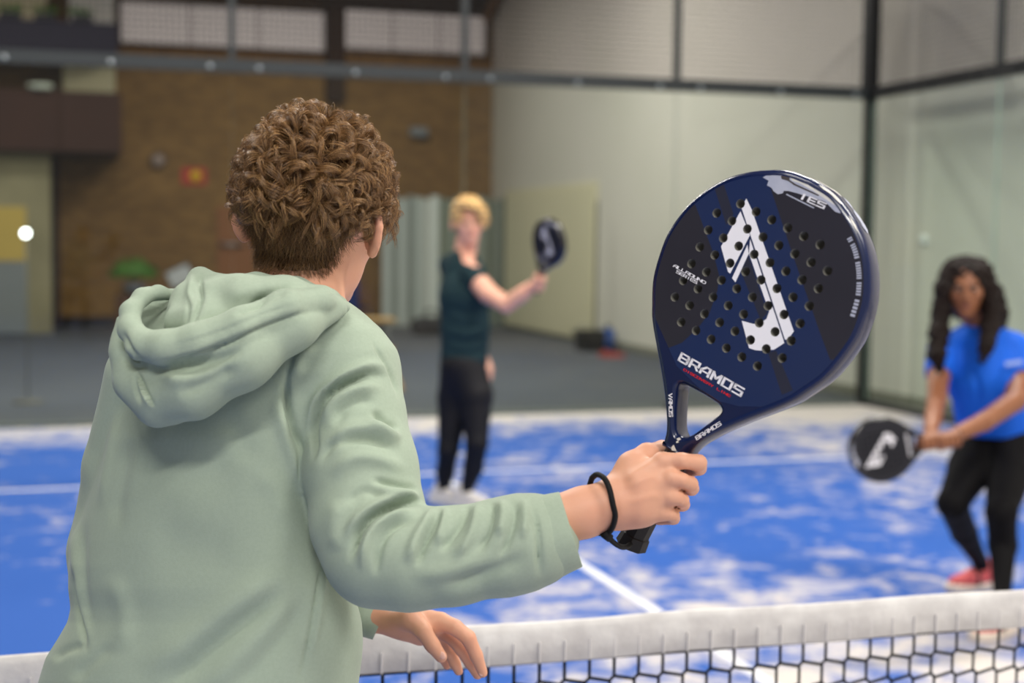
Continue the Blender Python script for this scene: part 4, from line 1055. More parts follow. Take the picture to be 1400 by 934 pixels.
# ------------------------------------------------------------------ the man's curly hair
def head_neck(P): return smin(head_sdf(P, HEAD_C, HEAD_R, HEAD_S, ears=False), pchain(P, NECK), 0.018)
def grad(f, P, e=0.0015):
    g = np.stack([f(P+np.eye(3)[i]*e)-f(P-np.eye(3)[i]*e) for i in range(3)], 1)
    return g/(np.linalg.norm(g, axis=1)[:, None]+1e-9)
def hairline(y): return np.interp(y, [-0.12, -0.085, -0.05, -0.034, -0.026, 0.0, 0.02, 0.04, 0.058, 0.075], [-0.064, -0.062, -0.056, -0.040, 0.030, 0.034, 0.006, 0.012, 0.05, 0.085])
hr = np.random.default_rng(11)
def roots(n):
    d = hr.normal(size=(n, 3)); d /= np.linalg.norm(d, axis=1)[:, None]
    q = d*[0.08, 0.10, 0.11]+[0, -0.012, 0.01]
    P = HEAD_C+(q*HEAD_S) @ HEAD_R.T
    for _ in range(6): P = P-grad(head_neck, P)*head_neck(P)[:, None]*0.9
    q = ((P-HEAD_C) @ HEAD_R.T.T)/HEAD_S
    ok = (q[:, 2] > hairline(q[:, 1])+hr.normal(size=n)*0.003)
    return P[ok], q[ok]
def tubes(S, rad, cols):
    """S: strands x points x 3 -> triangular tubes"""
    n, m, _ = S.shape
    T = np.gradient(S, axis=1); T /= np.linalg.norm(T, axis=2)[..., None]+1e-9
    A = np.cross(T, np.array([0.31, 0.52, 0.79])); A /= np.linalg.norm(A, axis=2)[..., None]+1e-9
    B = np.cross(T, A)
    V = np.stack([S+(A*math.cos(t)+B*math.sin(t))*rad[..., None] for t in (0, 2.094, 4.189)], 2)
    idx = np.arange(n*m*3).reshape(n, m, 3); F = []
    for k in range(3):
        F.append(np.stack([idx[:, :-1, k], idx[:, :-1, (k+1) % 3], idx[:, 1:, (k+1) % 3], idx[:, 1:, k]], -1).reshape(-1, 4))
    return V.reshape(-1, 3), np.concatenate(F), np.repeat(np.repeat(cols[:, None], m, 1)[:, :, None], 3, 2).reshape(-1, 3)
def grow(P, q, L, steps, lift, turn, follow):
    """guide curves: leave the scalp, bend over and curl"""
    n = len(P); N = grad(head_neck, P)
    crown = np.array([0.004, -0.010, 0.135])
    t = (q-crown); t = t @ HEAD_R.T
    t -= N*(t*N).sum(1)[:, None]; t = t+hr.normal(size=(n, 3))*0.03; t /= np.linalg.norm(t, axis=1)[:, None]+1e-6
    sw = np.cross(N, t)
    rnd = hr.normal(size=(n, 3))
    t = t+sw*(0.35+0.5*hr.normal(size=n))[:, None]*follow+np.array([0, 0, -0.5])
    t -= N*(t*N).sum(1)[:, None]; t /= np.linalg.norm(t, axis=1)[:, None]+1e-6
    d = N*lift[:, None]+t+rnd*0.22*follow; d /= np.linalg.norm(d, axis=1)[:, None]
    ax = np.cross(d, N); ax = ax*np.sign(hr.normal(size=n)+1.1)[:, None]+N*hr.normal(size=n)[:, None]*1.1+hr.normal(size=(n, 3))*0.25
    ax /= np.linalg.norm(ax, axis=1)[:, None]+1e-6
    ph = hr.random(n)*1.2-0.3
    out = [P]; p = P.copy(); st = L/steps
    for i in range(steps):
        p = p+d*st[:, None]
        s = head_neck(p); g = grad(head_neck, p)
        lo = 0.003+0.003*min(1, i/4)*np.minimum(1, L/0.03); push = np.maximum(lo-s, 0); p = p+g*push[:, None]
        over = np.maximum(s-np.where(q[:, 0] < -0.02, 0.011, 0.018), 0)*60; d = d-g*over[:, None]
        a = (turn/steps)*(0.55+1.1*np.sin(6.283*i/steps*0.75+ph))
        c, sn = np.cos(a)[:, None], np.sin(a)[:, None]
        d = d*c+np.cross(ax, d)*sn+ax*((ax*d).sum(1))[:, None]*(1-c)
        inn = np.minimum((d*g).sum(1), 0)*(s < 0.006); d = d-g*inn[:, None]*0.8
        d[:, 2] -= 0.035; d /= np.linalg.norm(d, axis=1)[:, None]
        out.append(p)
    return np.stack(out, 1)
def make_hair():
    VS = []; FS = []; CS = []; off = 0
    def put(S, r0, r1, cols):
        nonlocal off
        m = S.shape[1]; rad = np.linspace(1, 0.35, m)[None]*np.full((len(S), 1), r0)
        V, F, C = tubes(S, rad, cols); VS.append(V); FS.append(F+off); CS.append(C); off += len(V)
    base = np.array([s2l(c) for c in ((112, 82, 51), (134, 99, 62), (160, 121, 77), (92, 66, 42), (184, 144, 94))])
    # long curly top
    P, q = roots(2700); t = np.clip((q[:, 2]-0.010)/0.045, 0, 1); t = t*t*(3-2*t)
    keep = t > 0.25+0.3*hr.random(len(t)); P, q, t = P[keep], q[keep], t[keep]
    sel = hr.permutation(len(P))[:760]; P, q, t = P[sel], q[sel], t[sel]
    n = len(P); L = (0.044+0.036*t)*(0.8+0.4*hr.random(n))*np.where(q[:, 0] < -0.03, 0.82, 1.0); side = np.clip((q[:, 0]-0.02)/0.05, 0, 1)
    Gd = grow(P, q, L, 18, 0.15+0.85*hr.random(n)*t, 0.8+2.0*hr.random(n)**1.4, 0.9)
    K = 24; m = Gd.shape[1]; s = np.linspace(0, 1, m)
    T = np.gradient(Gd, axis=1); T /= np.linalg.norm(T, axis=2)[..., None]
    A = np.cross(T, [0.2, 0.5, 0.8]); A /= np.linalg.norm(A, axis=2)[..., None]; B = np.cross(T, A)
    al = []; cl = []
    for k in range(K):
        an = hr.random(n)*6.283; rr = np.sqrt(hr.random(n))*(0.0052+0.0016*hr.random(n))
        rad = rr[:, None]*(1-0.62*s[None])+0.0007*np.sin(s[None]*(4+5*hr.random((n, 1)))+6*hr.random((n, 1)))
        an2 = an[:, None]+s[None]*hr.normal(size=(n, 1))*0.9
        cut = 0.72+0.28*hr.random(n)
        S = Gd+A*(rad*np.cos(an2))[..., None]+B*(rad*np.sin(an2))[..., None]
        # trim strands to different lengths by resampling
        x = cut[:, None]*(m-1)*s[None]; i0 = np.minimum(x.astype(int), m-2); fr = (x-i0)[..., None]
        r_ = np.arange(n)[:, None]; S = S[r_, i0]*(1-fr)+S[r_, i0+1]*fr
        al.append(S)
        ci = hr.integers(0, 5, n); cl.append(base[ci]*(0.8+0.45*hr.random((n, 1))))
    put(np.concatenate(al), 0.00027, 0, np.concatenate(cl))
    # short sides and nape
    P, q = roots(26000); t = np.clip((q[:, 2]-0.006)/0.04, 0, 1)
    keep = hr.random(len(t)) > t*0.75; P, q, t = P[keep], q[keep], t[keep]
    n = len(P); low = np.clip((q[:, 2]-hairline(q[:, 1]))/0.03, 0, 1)
    L = 0.007+0.016*low+0.010*t; L *= 0.8+0.4*hr.random(n)
    S = grow(P, q, L, 5, 0.55-0.2*hr.random(n), 0.9*hr.normal(size=n), 0.6)
    put(S, 0.00024, 0, base[hr.integers(0, 4, n)]*(0.78+0.42*hr.random((n, 1))))
    # single fly-away hairs
    P, q = roots(1000); keep = q[:, 2] > 0.03; P, q = P[keep], q[keep]; n = len(P)
    S = grow(P, q, 0.055+0.03*hr.random(n), 15, 1.0+0.8*hr.random(n), 2+3*hr.random(n), 1.6)
    put(S, 0.00020, 0, base[hr.integers(1, 5, n)])
    V = np.concatenate(VS); F = np.concatenate(FS); C = np.concatenate(CS)
    me = bpy.data.meshes.new('hair'); o = bpy.data.objects.new('hair', me); o.parent = man
    V = V-np.array(man.location)
    me.vertices.add(len(V)); me.vertices.foreach_set('co', V.ravel().astype(np.float32))
    me.loops.add(F.size); me.loops.foreach_set('vertex_index', F.ravel().astype(np.int32))
    me.polygons.add(len(F)); me.polygons.foreach_set('loop_start', np.arange(0, F.size, 4, dtype=np.int32))
    me.polygons.foreach_set('use_smooth', np.ones(len(F), bool))
    me.update(calc_edges=True)
    a = me.attributes.new('Col', 'FLOAT_COLOR', 'POINT'); a.data.foreach_set('color', np.c_[C, np.ones(len(C))].ravel().astype(np.float32))
    me.materials.append(mat('brown_hair', (90, 64, 40), 0.34, 0.6, attr='Col'))
    COL.objects.link(o); o['kind'] = 'stuff'
    return o
make_hair()
# the dense under-layer of hair against the scalp
def hair_base(P):
    q = ((P-HEAD_C) @ HEAD_R)/HEAD_S
    d = head_neck(P)-0.0022-0.006*np.clip((q[:, 2]-0.0)/0.05, 0, 1)
    return np.maximum(d, (hairline(q[:, 1])+0.004-q[:, 2])*0.8)
put_surface('hair_base', hair_base, HEAD_C-0.15, HEAD_C+0.16, 0.004, mat('under_hair', (68, 48, 32), 0.8, 0.15, noise=(160, 0.6, (54, 38, 25))), man, 1)
# ------------------------------------------------------------------ the two women beyond the net
def dep(P): return float((np.asarray(P)-CAM) @ FW)
def fist(P, c, r, axis, out, curl_side):
    """a hand closed round a shaft: palm block and four curled fingers plus thumb; axis along the shaft, out = away from the wrist"""
    axis = axis/np.linalg.norm(axis); out = out-axis*(out @ axis); out /= np.linalg.norm(out); sd = np.cross(axis, out)*curl_side
    d = smin(ellips(P, c, np.array([1, 1, 1.0])*r*1.05), capsule(P, c-axis*r*0.7, c+axis*r*0.7, r*0.85, r*0.85), 0.01)
    for k in range(4):
        o = c+axis*r*(1.05-0.7*k)
        d = smin(d, chain(P, [o+sd*r*0.9, o+sd*r*0.7+out*r*1.0, o-sd*r*0.3+out*r*1.25, o-sd*r*0.9+out*r*0.6], [r*0.34, r*0.33, r*0.30, r*0.26], 0.002), 0.004)
    return smin(d, chain(P, [c-out*r*0.4+axis*r*0.8, c-sd*r*0.6+axis*r*1.4, c-sd*r*0.9+axis*r*1.2+out*r*0.6], [r*0.42, r*0.36, r*0.28], 0.003), 0.006)
def shoe_mesh(root, an, toe, col_up, col_sole, name='shoe'):
    """trainer: an = point on the floor under the ankle, toe = unit direction"""
    toe = np.array([toe[0], toe[1], 0.0]); toe /= np.linalg.norm(toe); sd = np.array([-toe[1], toe[0], 0])
    an = np.array([an[0], an[1], 0.0])
    def up(P):
        d = chain(P, [an-toe*0.045+[0, 0, 0.055], an+toe*0.05+[0, 0, 0.055], an+toe*0.145+[0, 0, 0.042]], [0.036, 0.038, 0.030], 0.02)
        d = smin(d, capsule(P, an-toe*0.01+[0, 0, 0.06], an-toe*0.015+[0, 0, 0.105], 0.040, 0.036), 0.02)
        return np.maximum(d, 0.022-P[:, 2])
    def sole(P):
        q = P-an; x = q @ toe; y = q @ sd
        h = np.clip((x+0.05)/0.2, 0, 1); d = np.hypot(x-(-0.05+0.2*h), y)-(0.040+0.003*np.sin(h*3))
        return np.maximum(d, np.maximum(0.001-P[:, 2], P[:, 2]-0.036-0.007*np.cos(h*5)))
    u = put_surface(name, up, an-[0.3, 0.3, 0.0], an+[0.3, 0.3, 0.2], 0.006, col_up, root, 1)
    put_surface('sole', sole, an-[0.3, 0.3, 0.01], an+[0.3, 0.3, 0.1], 0.006, col_sole, u, 1)
    return u, an, toe, sd

# ---- fair-haired woman at the back of the court
ZW = dep(G(640, 693))
def wf(L): return [(x, y, ZW+dz, r) for x, y, dz, r in L]
woman = empty('person', G(628, 693), 'fair-haired person in dark T-shirt and black leggings at the back of the court', 'person')
hc = W(641, 306, ZW-0.02); hR = head_axes(math.pi-YAW+0.16, -0.04, 0.04); hs_ = 1.06
ARM1 = wf([(645, 374, -0.12, 14), (668, 402, -0.24, 13.5), (692, 417, -0.33, 11.5), (714, 402, -0.38, 10.5), (731, 389, -0.42, 7.5)])
ARM2 = wf([(618, 370, 0.14, 13), (640, 440, 0.22, 10.5), (656, 480, 0.18, 8.5), (665, 497, 0.15, 6.5)])
TOR = wf([(632, 372, 0.0, 26), (635, 405, -0.02, 34), (636, 450, 0.0, 32), (634, 500, 0.02, 33)])
hand1 = W(737, 385, ZW-0.44)
rb1 = cb @ np.array([0.211, 0.809, 0.543]); rb1 /= np.linalg.norm(rb1)
rn1 = cb @ np.array([-0.78, -0.19, 0.59]); rn1 -= rb1*(rn1 @ rb1); rn1 /= np.linalg.norm(rn1); ra1 = np.cross(rb1, rn1)
def w_body(P):
    d = head_sdf(P, hc, hR, hs_)
    d = smin(d, pchain(P, wf([(640, 322, 0.0, 15), (636, 346, 0.02, 15), (634, 364, 0.02, 22)])), 0.02)
    t = [(x, y, z, r-5) for x, y, z, r in TOR]; d = smin(d, pchain(P, t, 0.03), 0.03)
    d = smin(d, pchain(P, ARM1, 0.01), 0.015); d = smin(d, pchain(P, ARM2, 0.01), 0.015)
    d = smin(d, fist(P, hand1, 0.032, rb1, rn1+cb @ np.array([0.6, 0, 0.2]), 1.0), 0.012)
    h2 = wf([(664, 497, 0.14, 7.5), (666, 506, 0.13, 8), (667, 515, 0.13, 6), (667, 523, 0.13, 3.5)])
    d = smin(d, pchain(P, h2, 0.008), 0.008)
    for k in range(3): d = smin(d, pchain(P, wf([(663+2.4*k, 508, 0.12+0.01*k, 2.4), (663.5+2.2*k, 519, 0.12, 2.2), (664+2*k, 525-k, 0.13, 1.9)]), 0.002), 0.003)
    return d
lo, hi = box_of(ARM1+ARM2+TOR+wf([(640, 275, 0, 20), (745, 380, -0.45, 20)]), 0.05)
put_surface('body', w_body, lo, hi, 0.0065, mat('rosy_skin', (232, 176, 150), 0.5, 0.35, noise=(14, 0.4, (226, 154, 130))), woman, 1)
face_parts(woman, hc, hR, hs_, mat('rose_lip', (186, 96, 92), 0.45, 0.4), mat('fair_brow', (170, 128, 84), 0.7, 0.2), smile=True)
def w_shirt(P):
    d = pchain(P, TOR, 0.04)
    d = smin(d, pchain(P, wf([(614, 362, 0.08, 15), (634, 360, 0.0, 20), (648, 368, -0.10, 15)]), 0.02), 0.03)
    s = pchain(P, [(x, y, z, r+2.5) for x, y, z, r in ARM1[:2]]); ax = W(668, 402, ZW-0.24)-W(645, 374, ZW-0.12); ax /= np.linalg.norm(ax)
    s = np.maximum(s, (P-W(656, 387, ZW-0.18)) @ ax); d = smin(d, s, 0.02)
    d = smin(d, pchain(P, [(x, y, z, r+2.5) for x, y, z, r in [ARM2[0], (630, 410, ZW+0.17, 11)]]), 0.02)
    px, py, z = pxz(P)
    d = np.maximum(d, (py-499)*z/FPX)
    neckhole = pchain(P, wf([(642, 330, -0.06, 20), (646, 348, -0.10, 17), (650, 357, -0.14, 11)]), 0.01)
    return np.maximum(d, -neckhole)
def w_shirt_post(V, Q):
    st = [('g', [(606, 440), (640, 448), (665, 438)], 4, 0.010), ('g', [(606, 462), (640, 468), (668, 458)], 4, 0.010), ('g', [(610, 420), (640, 428)], 4, 0.008), ('g', [(606, 480), (640, 484), (668, 478)], 3, 0.008), ('r', [(640, 400), (660, 420)], 6, 0.008)]
    return fold(V, normals(V, Q), st)
put_surface('t_shirt', w_shirt, lo, hi, 0.0075, mat('dark_teal_cotton', (30, 50, 54), 0.85, 0.15, noise=(5, 0.4, (40, 62, 66))), woman, 2, w_shirt_post)
LEGS_W = [wf([(634, 502, 0.0, 31), (650, 540, -0.04, 24), (652, 606, -0.08, 15.5), (647, 640, -0.03, 13.5), (635, 680, 0.0, 7.8), (634, 688, 0.0, 7.4)]),
          wf([(632, 502, 0.0, 31), (622, 545, 0.05, 24), (613, 615, 0.02, 14.5), (609, 645, 0.08, 12.5), (605, 680, 0.10, 7.8), (604.5, 686, 0.10, 7.4)])]
def w_legs(P):
    d = smin(pchain(P, LEGS_W[0], 0.02), pchain(P, LEGS_W[1], 0.02), 0.02)
    px, py, z = pxz(P); return np.maximum(d, (487-py)*z/FPX)
lo2, hi2 = box_of(LEGS_W[0]+LEGS_W[1], 0.03)
M_legg = mat('black_leggings', (20, 19, 22), 0.65, 0.25, noise=(7, 0.4, (28, 27, 31)))
put_surface('leggings', w_legs, lo2, hi2, 0.0075, M_legg, woman, 2)
for L in LEGS_W:
    a = W(L[-1][0], L[-1][1], L[-1][2]); shoe_mesh(woman, a, RT*0.9-FW*0.6, mat('white_shoe', (214, 208, 200), 0.6, 0.3), mat('white_sole', (228, 224, 218), 0.6, 0.3))
    MB().tube([a+[0, 0, 0.02], [a[0], a[1], 0.07]], [0.034, 0.036], 12).build('ankle', MATS['rosy_skin'], woman)
def curls(P, k, a): return a*(np.sin(P[:, 0]*k+np.sin(P[:, 2]*k*0.7)*1.5)+np.sin(P[:, 1]*k*1.1+P[:, 2]*k*0.6)+np.sin(P[:, 2]*k*1.2+1+np.sin(P[:, 0]*k)))/3
def w_hair(P):
    q = ((P-hc) @ hR)/hs_
    d = ellips(q, (0, -0.018, 0.046), (0.094, 0.108, 0.106))
    d = smin(d, ellips(q, (-0.070, 0.045, 0.030), (0.032, 0.040, 0.060)), 0.02)
    d = smin(d, chain(q, [(0.050, 0.070, 0.108), (0.0, 0.092, 0.100), (-0.045, 0.080, 0.070), (-0.075, 0.045, 0.015)], [0.026, 0.030, 0.028, 0.020], 0.01), 0.015)
    face = chain(q, [(0.012, 0.100, 0.045), (0.010, 0.095, -0.06)], [0.046, 0.056], 0.01)
    d = np.maximum(d, -face)
    d = np.maximum(d, (-0.02-0.02*np.clip(-q[:, 0]/0.06, -1, 1)-0.035*(q[:, 1] < -0.03))-q[:, 2])
    return (d*0.9+curls(P, 150, 0.013))*hs_
put_surface('hair', w_hair, hc-0.2, hc+0.2, 0.006, mat('blond_hair', (236, 200, 136), 0.55, 0.35, noise=(40, 0.8, (186, 136, 74))), woman, 1)
make_racket(frame_matrix(ra1, rb1, rn1, hand1+rb1*0.255), DKM, 'black padel racket in the raised hand of the fair-haired person', False)

# ---- woman in the blue T-shirt at the right
fL = G(1338, 806); fR = G(1366, 868); ZL, ZR = dep(fL), dep(fR); ZB = (ZL+ZR)/2
blue = empty('person', (fL+fR)/2, 'person with long dark hair in a bright blue T-shirt, crouching ready at the right', 'person')
bc = W(1321, 394, ZB-0.12); bR = head_axes(math.pi-YAW-0.30, -0.12, 0.02); bs = 1.0
def wb(L): return [(x, y, ZB+dz, r) for x, y, dz, r in L]
TB = wb([(1340, 472, -0.02, 36), (1347, 515, -0.02, 50), (1356, 560, 0.04, 47), (1368, 600, 0.10, 48)])
SHO = wb([(1292, 476, 0.02, 20), (1340, 466, 0.0, 26), (1384, 474, -0.04, 21)])
AR = wb([(1388, 482, -0.05, 20), (1394, 518, -0.12, 17), (1388, 548, -0.22, 15), (1345, 577, -0.36, 13), (1308, 594, -0.46, 10)])
AL = wb([(1290, 482, 0.02, 19), (1283, 515, -0.10, 15), (1281, 545, -0.22, 13.5), (1276, 572, -0.36, 12), (1272, 590, -0.45, 9.5)])
bh1 = W(1268, 603, ZB-0.48); bh2 = W(1295, 601, ZB-0.48)
rb2 = cb @ np.array([-0.95, -0.17, 0.12]); rb2 /= np.linalg.norm(rb2)
rn2 = cb @ np.array([0.16, 0.05, 0.98]); rn2 -= rb2*(rn2 @ rb2); rn2 /= np.linalg.norm(rn2); ra2 = np.cross(rb2, rn2)
def b_body(P):
    d = head_sdf(P, bc, bR, bs)
    d = smin(d, pchain(P, wb([(1328, 415, -0.06, 19), (1336, 440, -0.02, 19), (1340, 466, 0.0, 26)])), 0.02)
    d = smin(d, pchain(P, [(x, y, z, r-6) for x, y, z, r in TB], 0.03), 0.03)
    d = smin(d, pchain(P, [(x, y, z, r-4) for x, y, z, r in SHO], 0.02), 0.02)
    d = smin(d, pchain(P, AR, 0.01), 0.012); d = smin(d, pchain(P, AL, 0.01), 0.012)
    d = smin(d, fist(P, bh1, 0.031, rb2, rn2-UP*0.3, 1.0), 0.012)
    return smin(d, fist(P, bh2, 0.031, rb2, rn2-UP*0.3, 1.0), 0.012)
lo, hi = box_of(TB+SHO+AR+AL+wb([(1320, 350, -0.1, 30), (1262, 604, -0.5, 22)]), 0.05)
put_surface('body', b_body, lo, hi, 0.0055, mat('brown_skin', (142, 92, 63), 0.45, 0.4, noise=(14, 0.4, (126, 78, 53))), blue, 1)
face_parts(blue, bc, bR, bs, mat('mauve_lip', (120, 66, 62), 0.4, 0.4), mat('black_brow', (30, 22, 18), 0.7, 0.2))
def b_shirt(P):
    d = smin(pchain(P, TB, 0.04), pchain(P, SHO, 0.02), 0.03)
    for A_, cut in ((AR, 0.95), (AL, 0.95)):
        s = pchain(P, [(x, y, z, r+4) for x, y, z, r in A_[:2]]); p0 = pts3(A_)[0]; p1 = pts3(A_)[1]; ax = (p1-p0)/np.linalg.norm(p1-p0)
        s = np.maximum(s, (P-(p0+(p1-p0)*cut)) @ ax); d = smin(d, s, 0.02)
    px, py, z = pxz(P)
    d = np.maximum(d, (py-(598+0.06*(px-1325)))*z/FPX)
    nh = pchain(P, wb([(1328, 420, -0.10, 25), (1327, 446, -0.14, 20), (1326, 462, -0.16, 13)]), 0.01)
    return np.maximum(d, -nh)
def b_post(V, Q):
    st = [('g', [(1318, 500), (1335, 520), (1338, 560)], 5, 0.010), ('g', [(1372, 500), (1362, 545), (1345, 580)], 6, 0.012), ('g', [(1330, 590), (1360, 575), (1390, 560)], 5, 0.010), ('r', [(1310, 545), (1330, 570)], 6, 0.008)]
    return fold(V, normals(V, Q), st)
put_surface('t_shirt', b_shirt, lo, hi, 0.0065, mat('royal_blue_jersey', (14, 92, 208), 0.7, 0.25, noise=(6, 0.3, (24, 104, 222))), blue, 2, b_post)
V = [W(x, y, ZB-0.20) for x, y in [(1374, 495), (1398, 491.5), (1399, 497.5), (1375, 501)]]
MB().add(V, [(0, 1, 2, 3)]).build('sleeve_print', mat('pale_print', (150, 170, 222), 0.6, 0.3), blue)
zl, zr = ZL-ZB, ZR-ZB
LB = [wb([(1352, 600, 0.10, 42), (1328, 640, 0.02, 31), (1302, 688, -0.16, 20.5), (1318, 728, 0.12, 17.5), (1340, 768, zl-0.02, 10), (1343, 777, zl, 10)]),
      wb([(1376, 602, 0.06, 42), (1380, 645, -0.06, 31), (1369, 700, -0.26, 21), (1371, 745, -0.20, 19), (1370, 818, zr, 11.5), (1370, 826, zr, 11)])]
def b_legs(P):
    d = smin(pchain(P, LB[0], 0.02), pchain(P, LB[1], 0.02), 0.008)
    px, py, z = pxz(P); return np.maximum(d, (590-py)*z/FPX)
lo2, hi2 = box_of(LB[0]+LB[1], 0.03)
put_surface('leggings', b_legs, lo2, hi2, 0.0065, mat('black_tights', (11, 10, 12), 0.75, 0.15), blue, 2)
M_red = mat('coral_shoe', (196, 74, 78), 0.6, 0.3, noise=(30, 0.5, (226, 130, 130))); M_sole = mat('cream_sole', (226, 212, 196), 0.6, 0.3)
for f, tdir, Lk in ((fL, -RT*0.95-FW*0.35, LB[0]), (fR, -RT*0.75-FW*0.6, LB[1])):
    an = W(Lk[-1][0], Lk[-1][1], Lk[-1][2])
    u, a0, tt, sd = shoe_mesh(blue, an, tdir, M_red, M_sole)
    MB().tube([a0+tt*0.05+sd*0.040+[0, 0, 0.03], a0+tt*0.045+sd*0.03+[0, 0, 0.085], a0+tt*0.04+[0, 0, 0.100], a0+tt*0.045-sd*0.03+[0, 0, 0.085], a0+tt*0.05-sd*0.040+[0, 0, 0.03]], 0.011, 8).build('strap', mat('black_strap', (24, 22, 24), 0.6, 0.3), u)
    MB().tube([an+[0, 0, 0.02], [a0[0], a0[1], 0.09]], [0.033, 0.036], 12).build('ankle', MATS['brown_skin'], blue)
def b_hair(P):
    q = ((P-bc) @ bR)/bs
    d = ellips(q, (0, -0.022, 0.040), (0.088, 0.102, 0.094))
    d = smin(d, capsule(q, (0, -0.06, 0.04), (0, -0.10, -0.10), 0.08, 0.06), 0.03)
    face = ellips(q, (0.0, 0.09, -0.028), (0.058, 0.075, 0.098))
    d = np.maximum(d, -face)*bs
    d = smin(d, pchain(P, wb([(1300, 368, -0.12, 13), (1291, 395, -0.13, 13), (1287, 425, -0.13, 12), (1284, 455, -0.17, 13), (1281, 485, -0.20, 12), (1285, 506, -0.19, 6)]), 0.02), 0.025)
    d = smin(d, pchain(P, wb([(1343, 370, -0.12, 14), (1352, 395, -0.13, 13), (1355, 420, -0.14, 13), (1354, 445, -0.18, 13), (1349, 470, -0.23, 10), (1344, 492, -0.24, 5)]), 0.02), 0.025)
    d = smin(d, pchain(P, wb([(1358, 400, -0.05, 14), (1364, 430, -0.04, 14), (1366, 452, -0.03, 9)]), 0.02), 0.02)
    return d+curls(P, 150, 0.009)
put_surface('hair', b_hair, bc-[0.25, 0.25, 0.45], bc+[0.25, 0.25, 0.22], 0.006, mat('dark_brown_hair', (20, 14, 12), 0.6, 0.15, noise=(60, 0.7, (36, 24, 19))), blue, 1)
make_racket(frame_matrix(ra2, rb2, rn2, W(1204, 615, ZB-0.52)), DKM, 'black padel racket held low in both hands beside the blue T-shirt', False)
MB().tube([bh1-rb2*0.05+rn2*0.03, bh1-rb2*0.045-UP*0.03], 0.004, 6).build('wrist_band', MATS['black_strap'], blue)
# ------------------------------------------------------------------ things at the far end of the hall
M_metal = mat('grey_metal', (120, 122, 124), 0.4, 0.5, 0.5)
M_dark = mat('dark_plastic', (34, 34, 38), 0.6, 0.3)
# folded partition of vertical strips in front of the brick wall
p0 = yp(523, 452); p1 = yp(692, 452)
part = empty('folding_partition', ((p0[0]+p1[0])/2, YB-1.0, -0.012), 'tall folded partition of grey and greenish strips before the brick wall', 'partition')
tones = [(178, 182, 178), (150, 155, 150), (176, 180, 176), (146, 151, 147), (172, 177, 172), (208, 210, 206), (204, 207, 202), (136, 142, 128), (130, 136, 124), (138, 144, 132), (142, 146, 136), (128, 135, 124), (136, 142, 132), (120, 128, 118), (112, 119, 110), (104, 112, 104)]
xa = on_plane(523, 440, (0, YB-1.0, 0), (0, 1, 0))[0]; xb = on_plane(694, 440, (0, YB-1.0, 0), (0, 1, 0))[0]
ht = on_plane(600, 268, (0, YB-1.0, 0), (0, 1, 0))[2]
n = len(tones)
for i, c in enumerate(tones):
    a = xa+(xb-xa)*i/n; b = xa+(xb-xa)*(i+1)/n; dz = 0.10*(1 if i % 2 else -1)
    M4 = Matrix.Translation(((a+b)/2, YB-1.0, 0)) @ Matrix.Rotation(0.5*(1 if i % 2 else -1), 4, 'Z')
    MB().box((-(b-a)*0.55, -0.015, 0.02), ((b-a)*0.55, 0.015, ht-0.03*(i % 3)), M4).build('strip', mat('strip_%d' % i, c, 0.6, 0.3), part)
box('floor_track', (xa, YB-1.12, -0.012), (xb, YB-0.88, 0.02), M_metal, part)
# bench with a pale wooden seat
Yb = 17.5
def bp(px, py, Y=Yb): return on_plane(px, py, (0, Y, 0), (0, 1, 0))
s0 = bp(455, 437); s1 = bp(537, 437)
bench = empty('bench', ((s0[0]+s1[0])/2, Yb, -0.012), 'long bench with pale wooden seat and grey metal legs at the hall end', 'bench')
zt = s0[2]
for k in range(3):
    bev_box('slat', (s0[0], Yb-0.22+0.15*k, zt-0.03), (s1[0], Yb-0.09+0.15*k, zt+0.02), 0.008, mat('pale_beech', (186, 150, 100), 0.6, 0.3, noise=(6, 0.5, (170, 132, 84))), bench)
for x in (s0[0]+0.12, s1[0]-0.12):
    lg = MB()
    lg.tube([(x, Yb-0.2, -0.01), (x, Yb-0.15, zt-0.05), (x, Yb+0.15, zt-0.05), (x, Yb+0.2, -0.01)], 0.025, 8)
    lg.build('leg', M_metal, bench)
# blue stacking chair behind the bench
Yc = 20.5
c0 = bp(482, 432, Yc)
chair = empty('chair', (c0[0], Yc, -0.012), 'dark blue chair standing behind the pale wooden bench', 'chair', rz=0.4)
M_blue = mat('deep_blue_shell', (30, 44, 92), 0.55, 0.35)
def local_mesh(mb, name, m, parent): return mb.build(name, m, parent, world_space=False)
bs_ = MB(); V = []; F = []
for i in range(9):
    for j in range(7):
        t = i/8; x = -0.26+0.52*j/6
        if t < 0.5: y = -0.24+0.96*t; z = 0.46-0.03*math.sin(t*2*math.pi)+0.05*(abs(x)/0.26)**3
        else: y = 0.24+0.16*(t-0.5); z = 0.46+0.95*(t-0.5); y -= 0.06*(abs(x)/0.26)**2
        V.append((x, y, z))
for i in range(8):
    for j in range(6): F.append((i*7+j, i*7+j+1, (i+1)*7+j+1, (i+1)*7+j))
V2 = [(v[0], v[1]+0.012, v[2]-0.012) for v in V]; o = len(V)
rimp = [j for j in range(7)]+[i*7+6 for i in range(1, 9)]+[8*7+j for j in range(5, -1, -1)]+[i*7 for i in range(7, 0, -1)]
F2 = [tuple(o+k for k in f[::-1]) for f in F]+[(rimp[k], o+rimp[k], o+rimp[(k+1) % len(rimp)], rimp[(k+1) % len(rimp)]) for k in range(len(rimp))]
bs_.add(V+V2, F+F2, True); local_mesh(bs_, 'shell', M_blue, chair)
for sx in (-1, 1):
    for sy in (-1, 1):
        local_mesh(MB().tube([(sx*0.2, sy*0.16, 0.44), (sx*0.25, sy*0.24, 0.0)], 0.014, 8), 'leg', M_metal, chair)
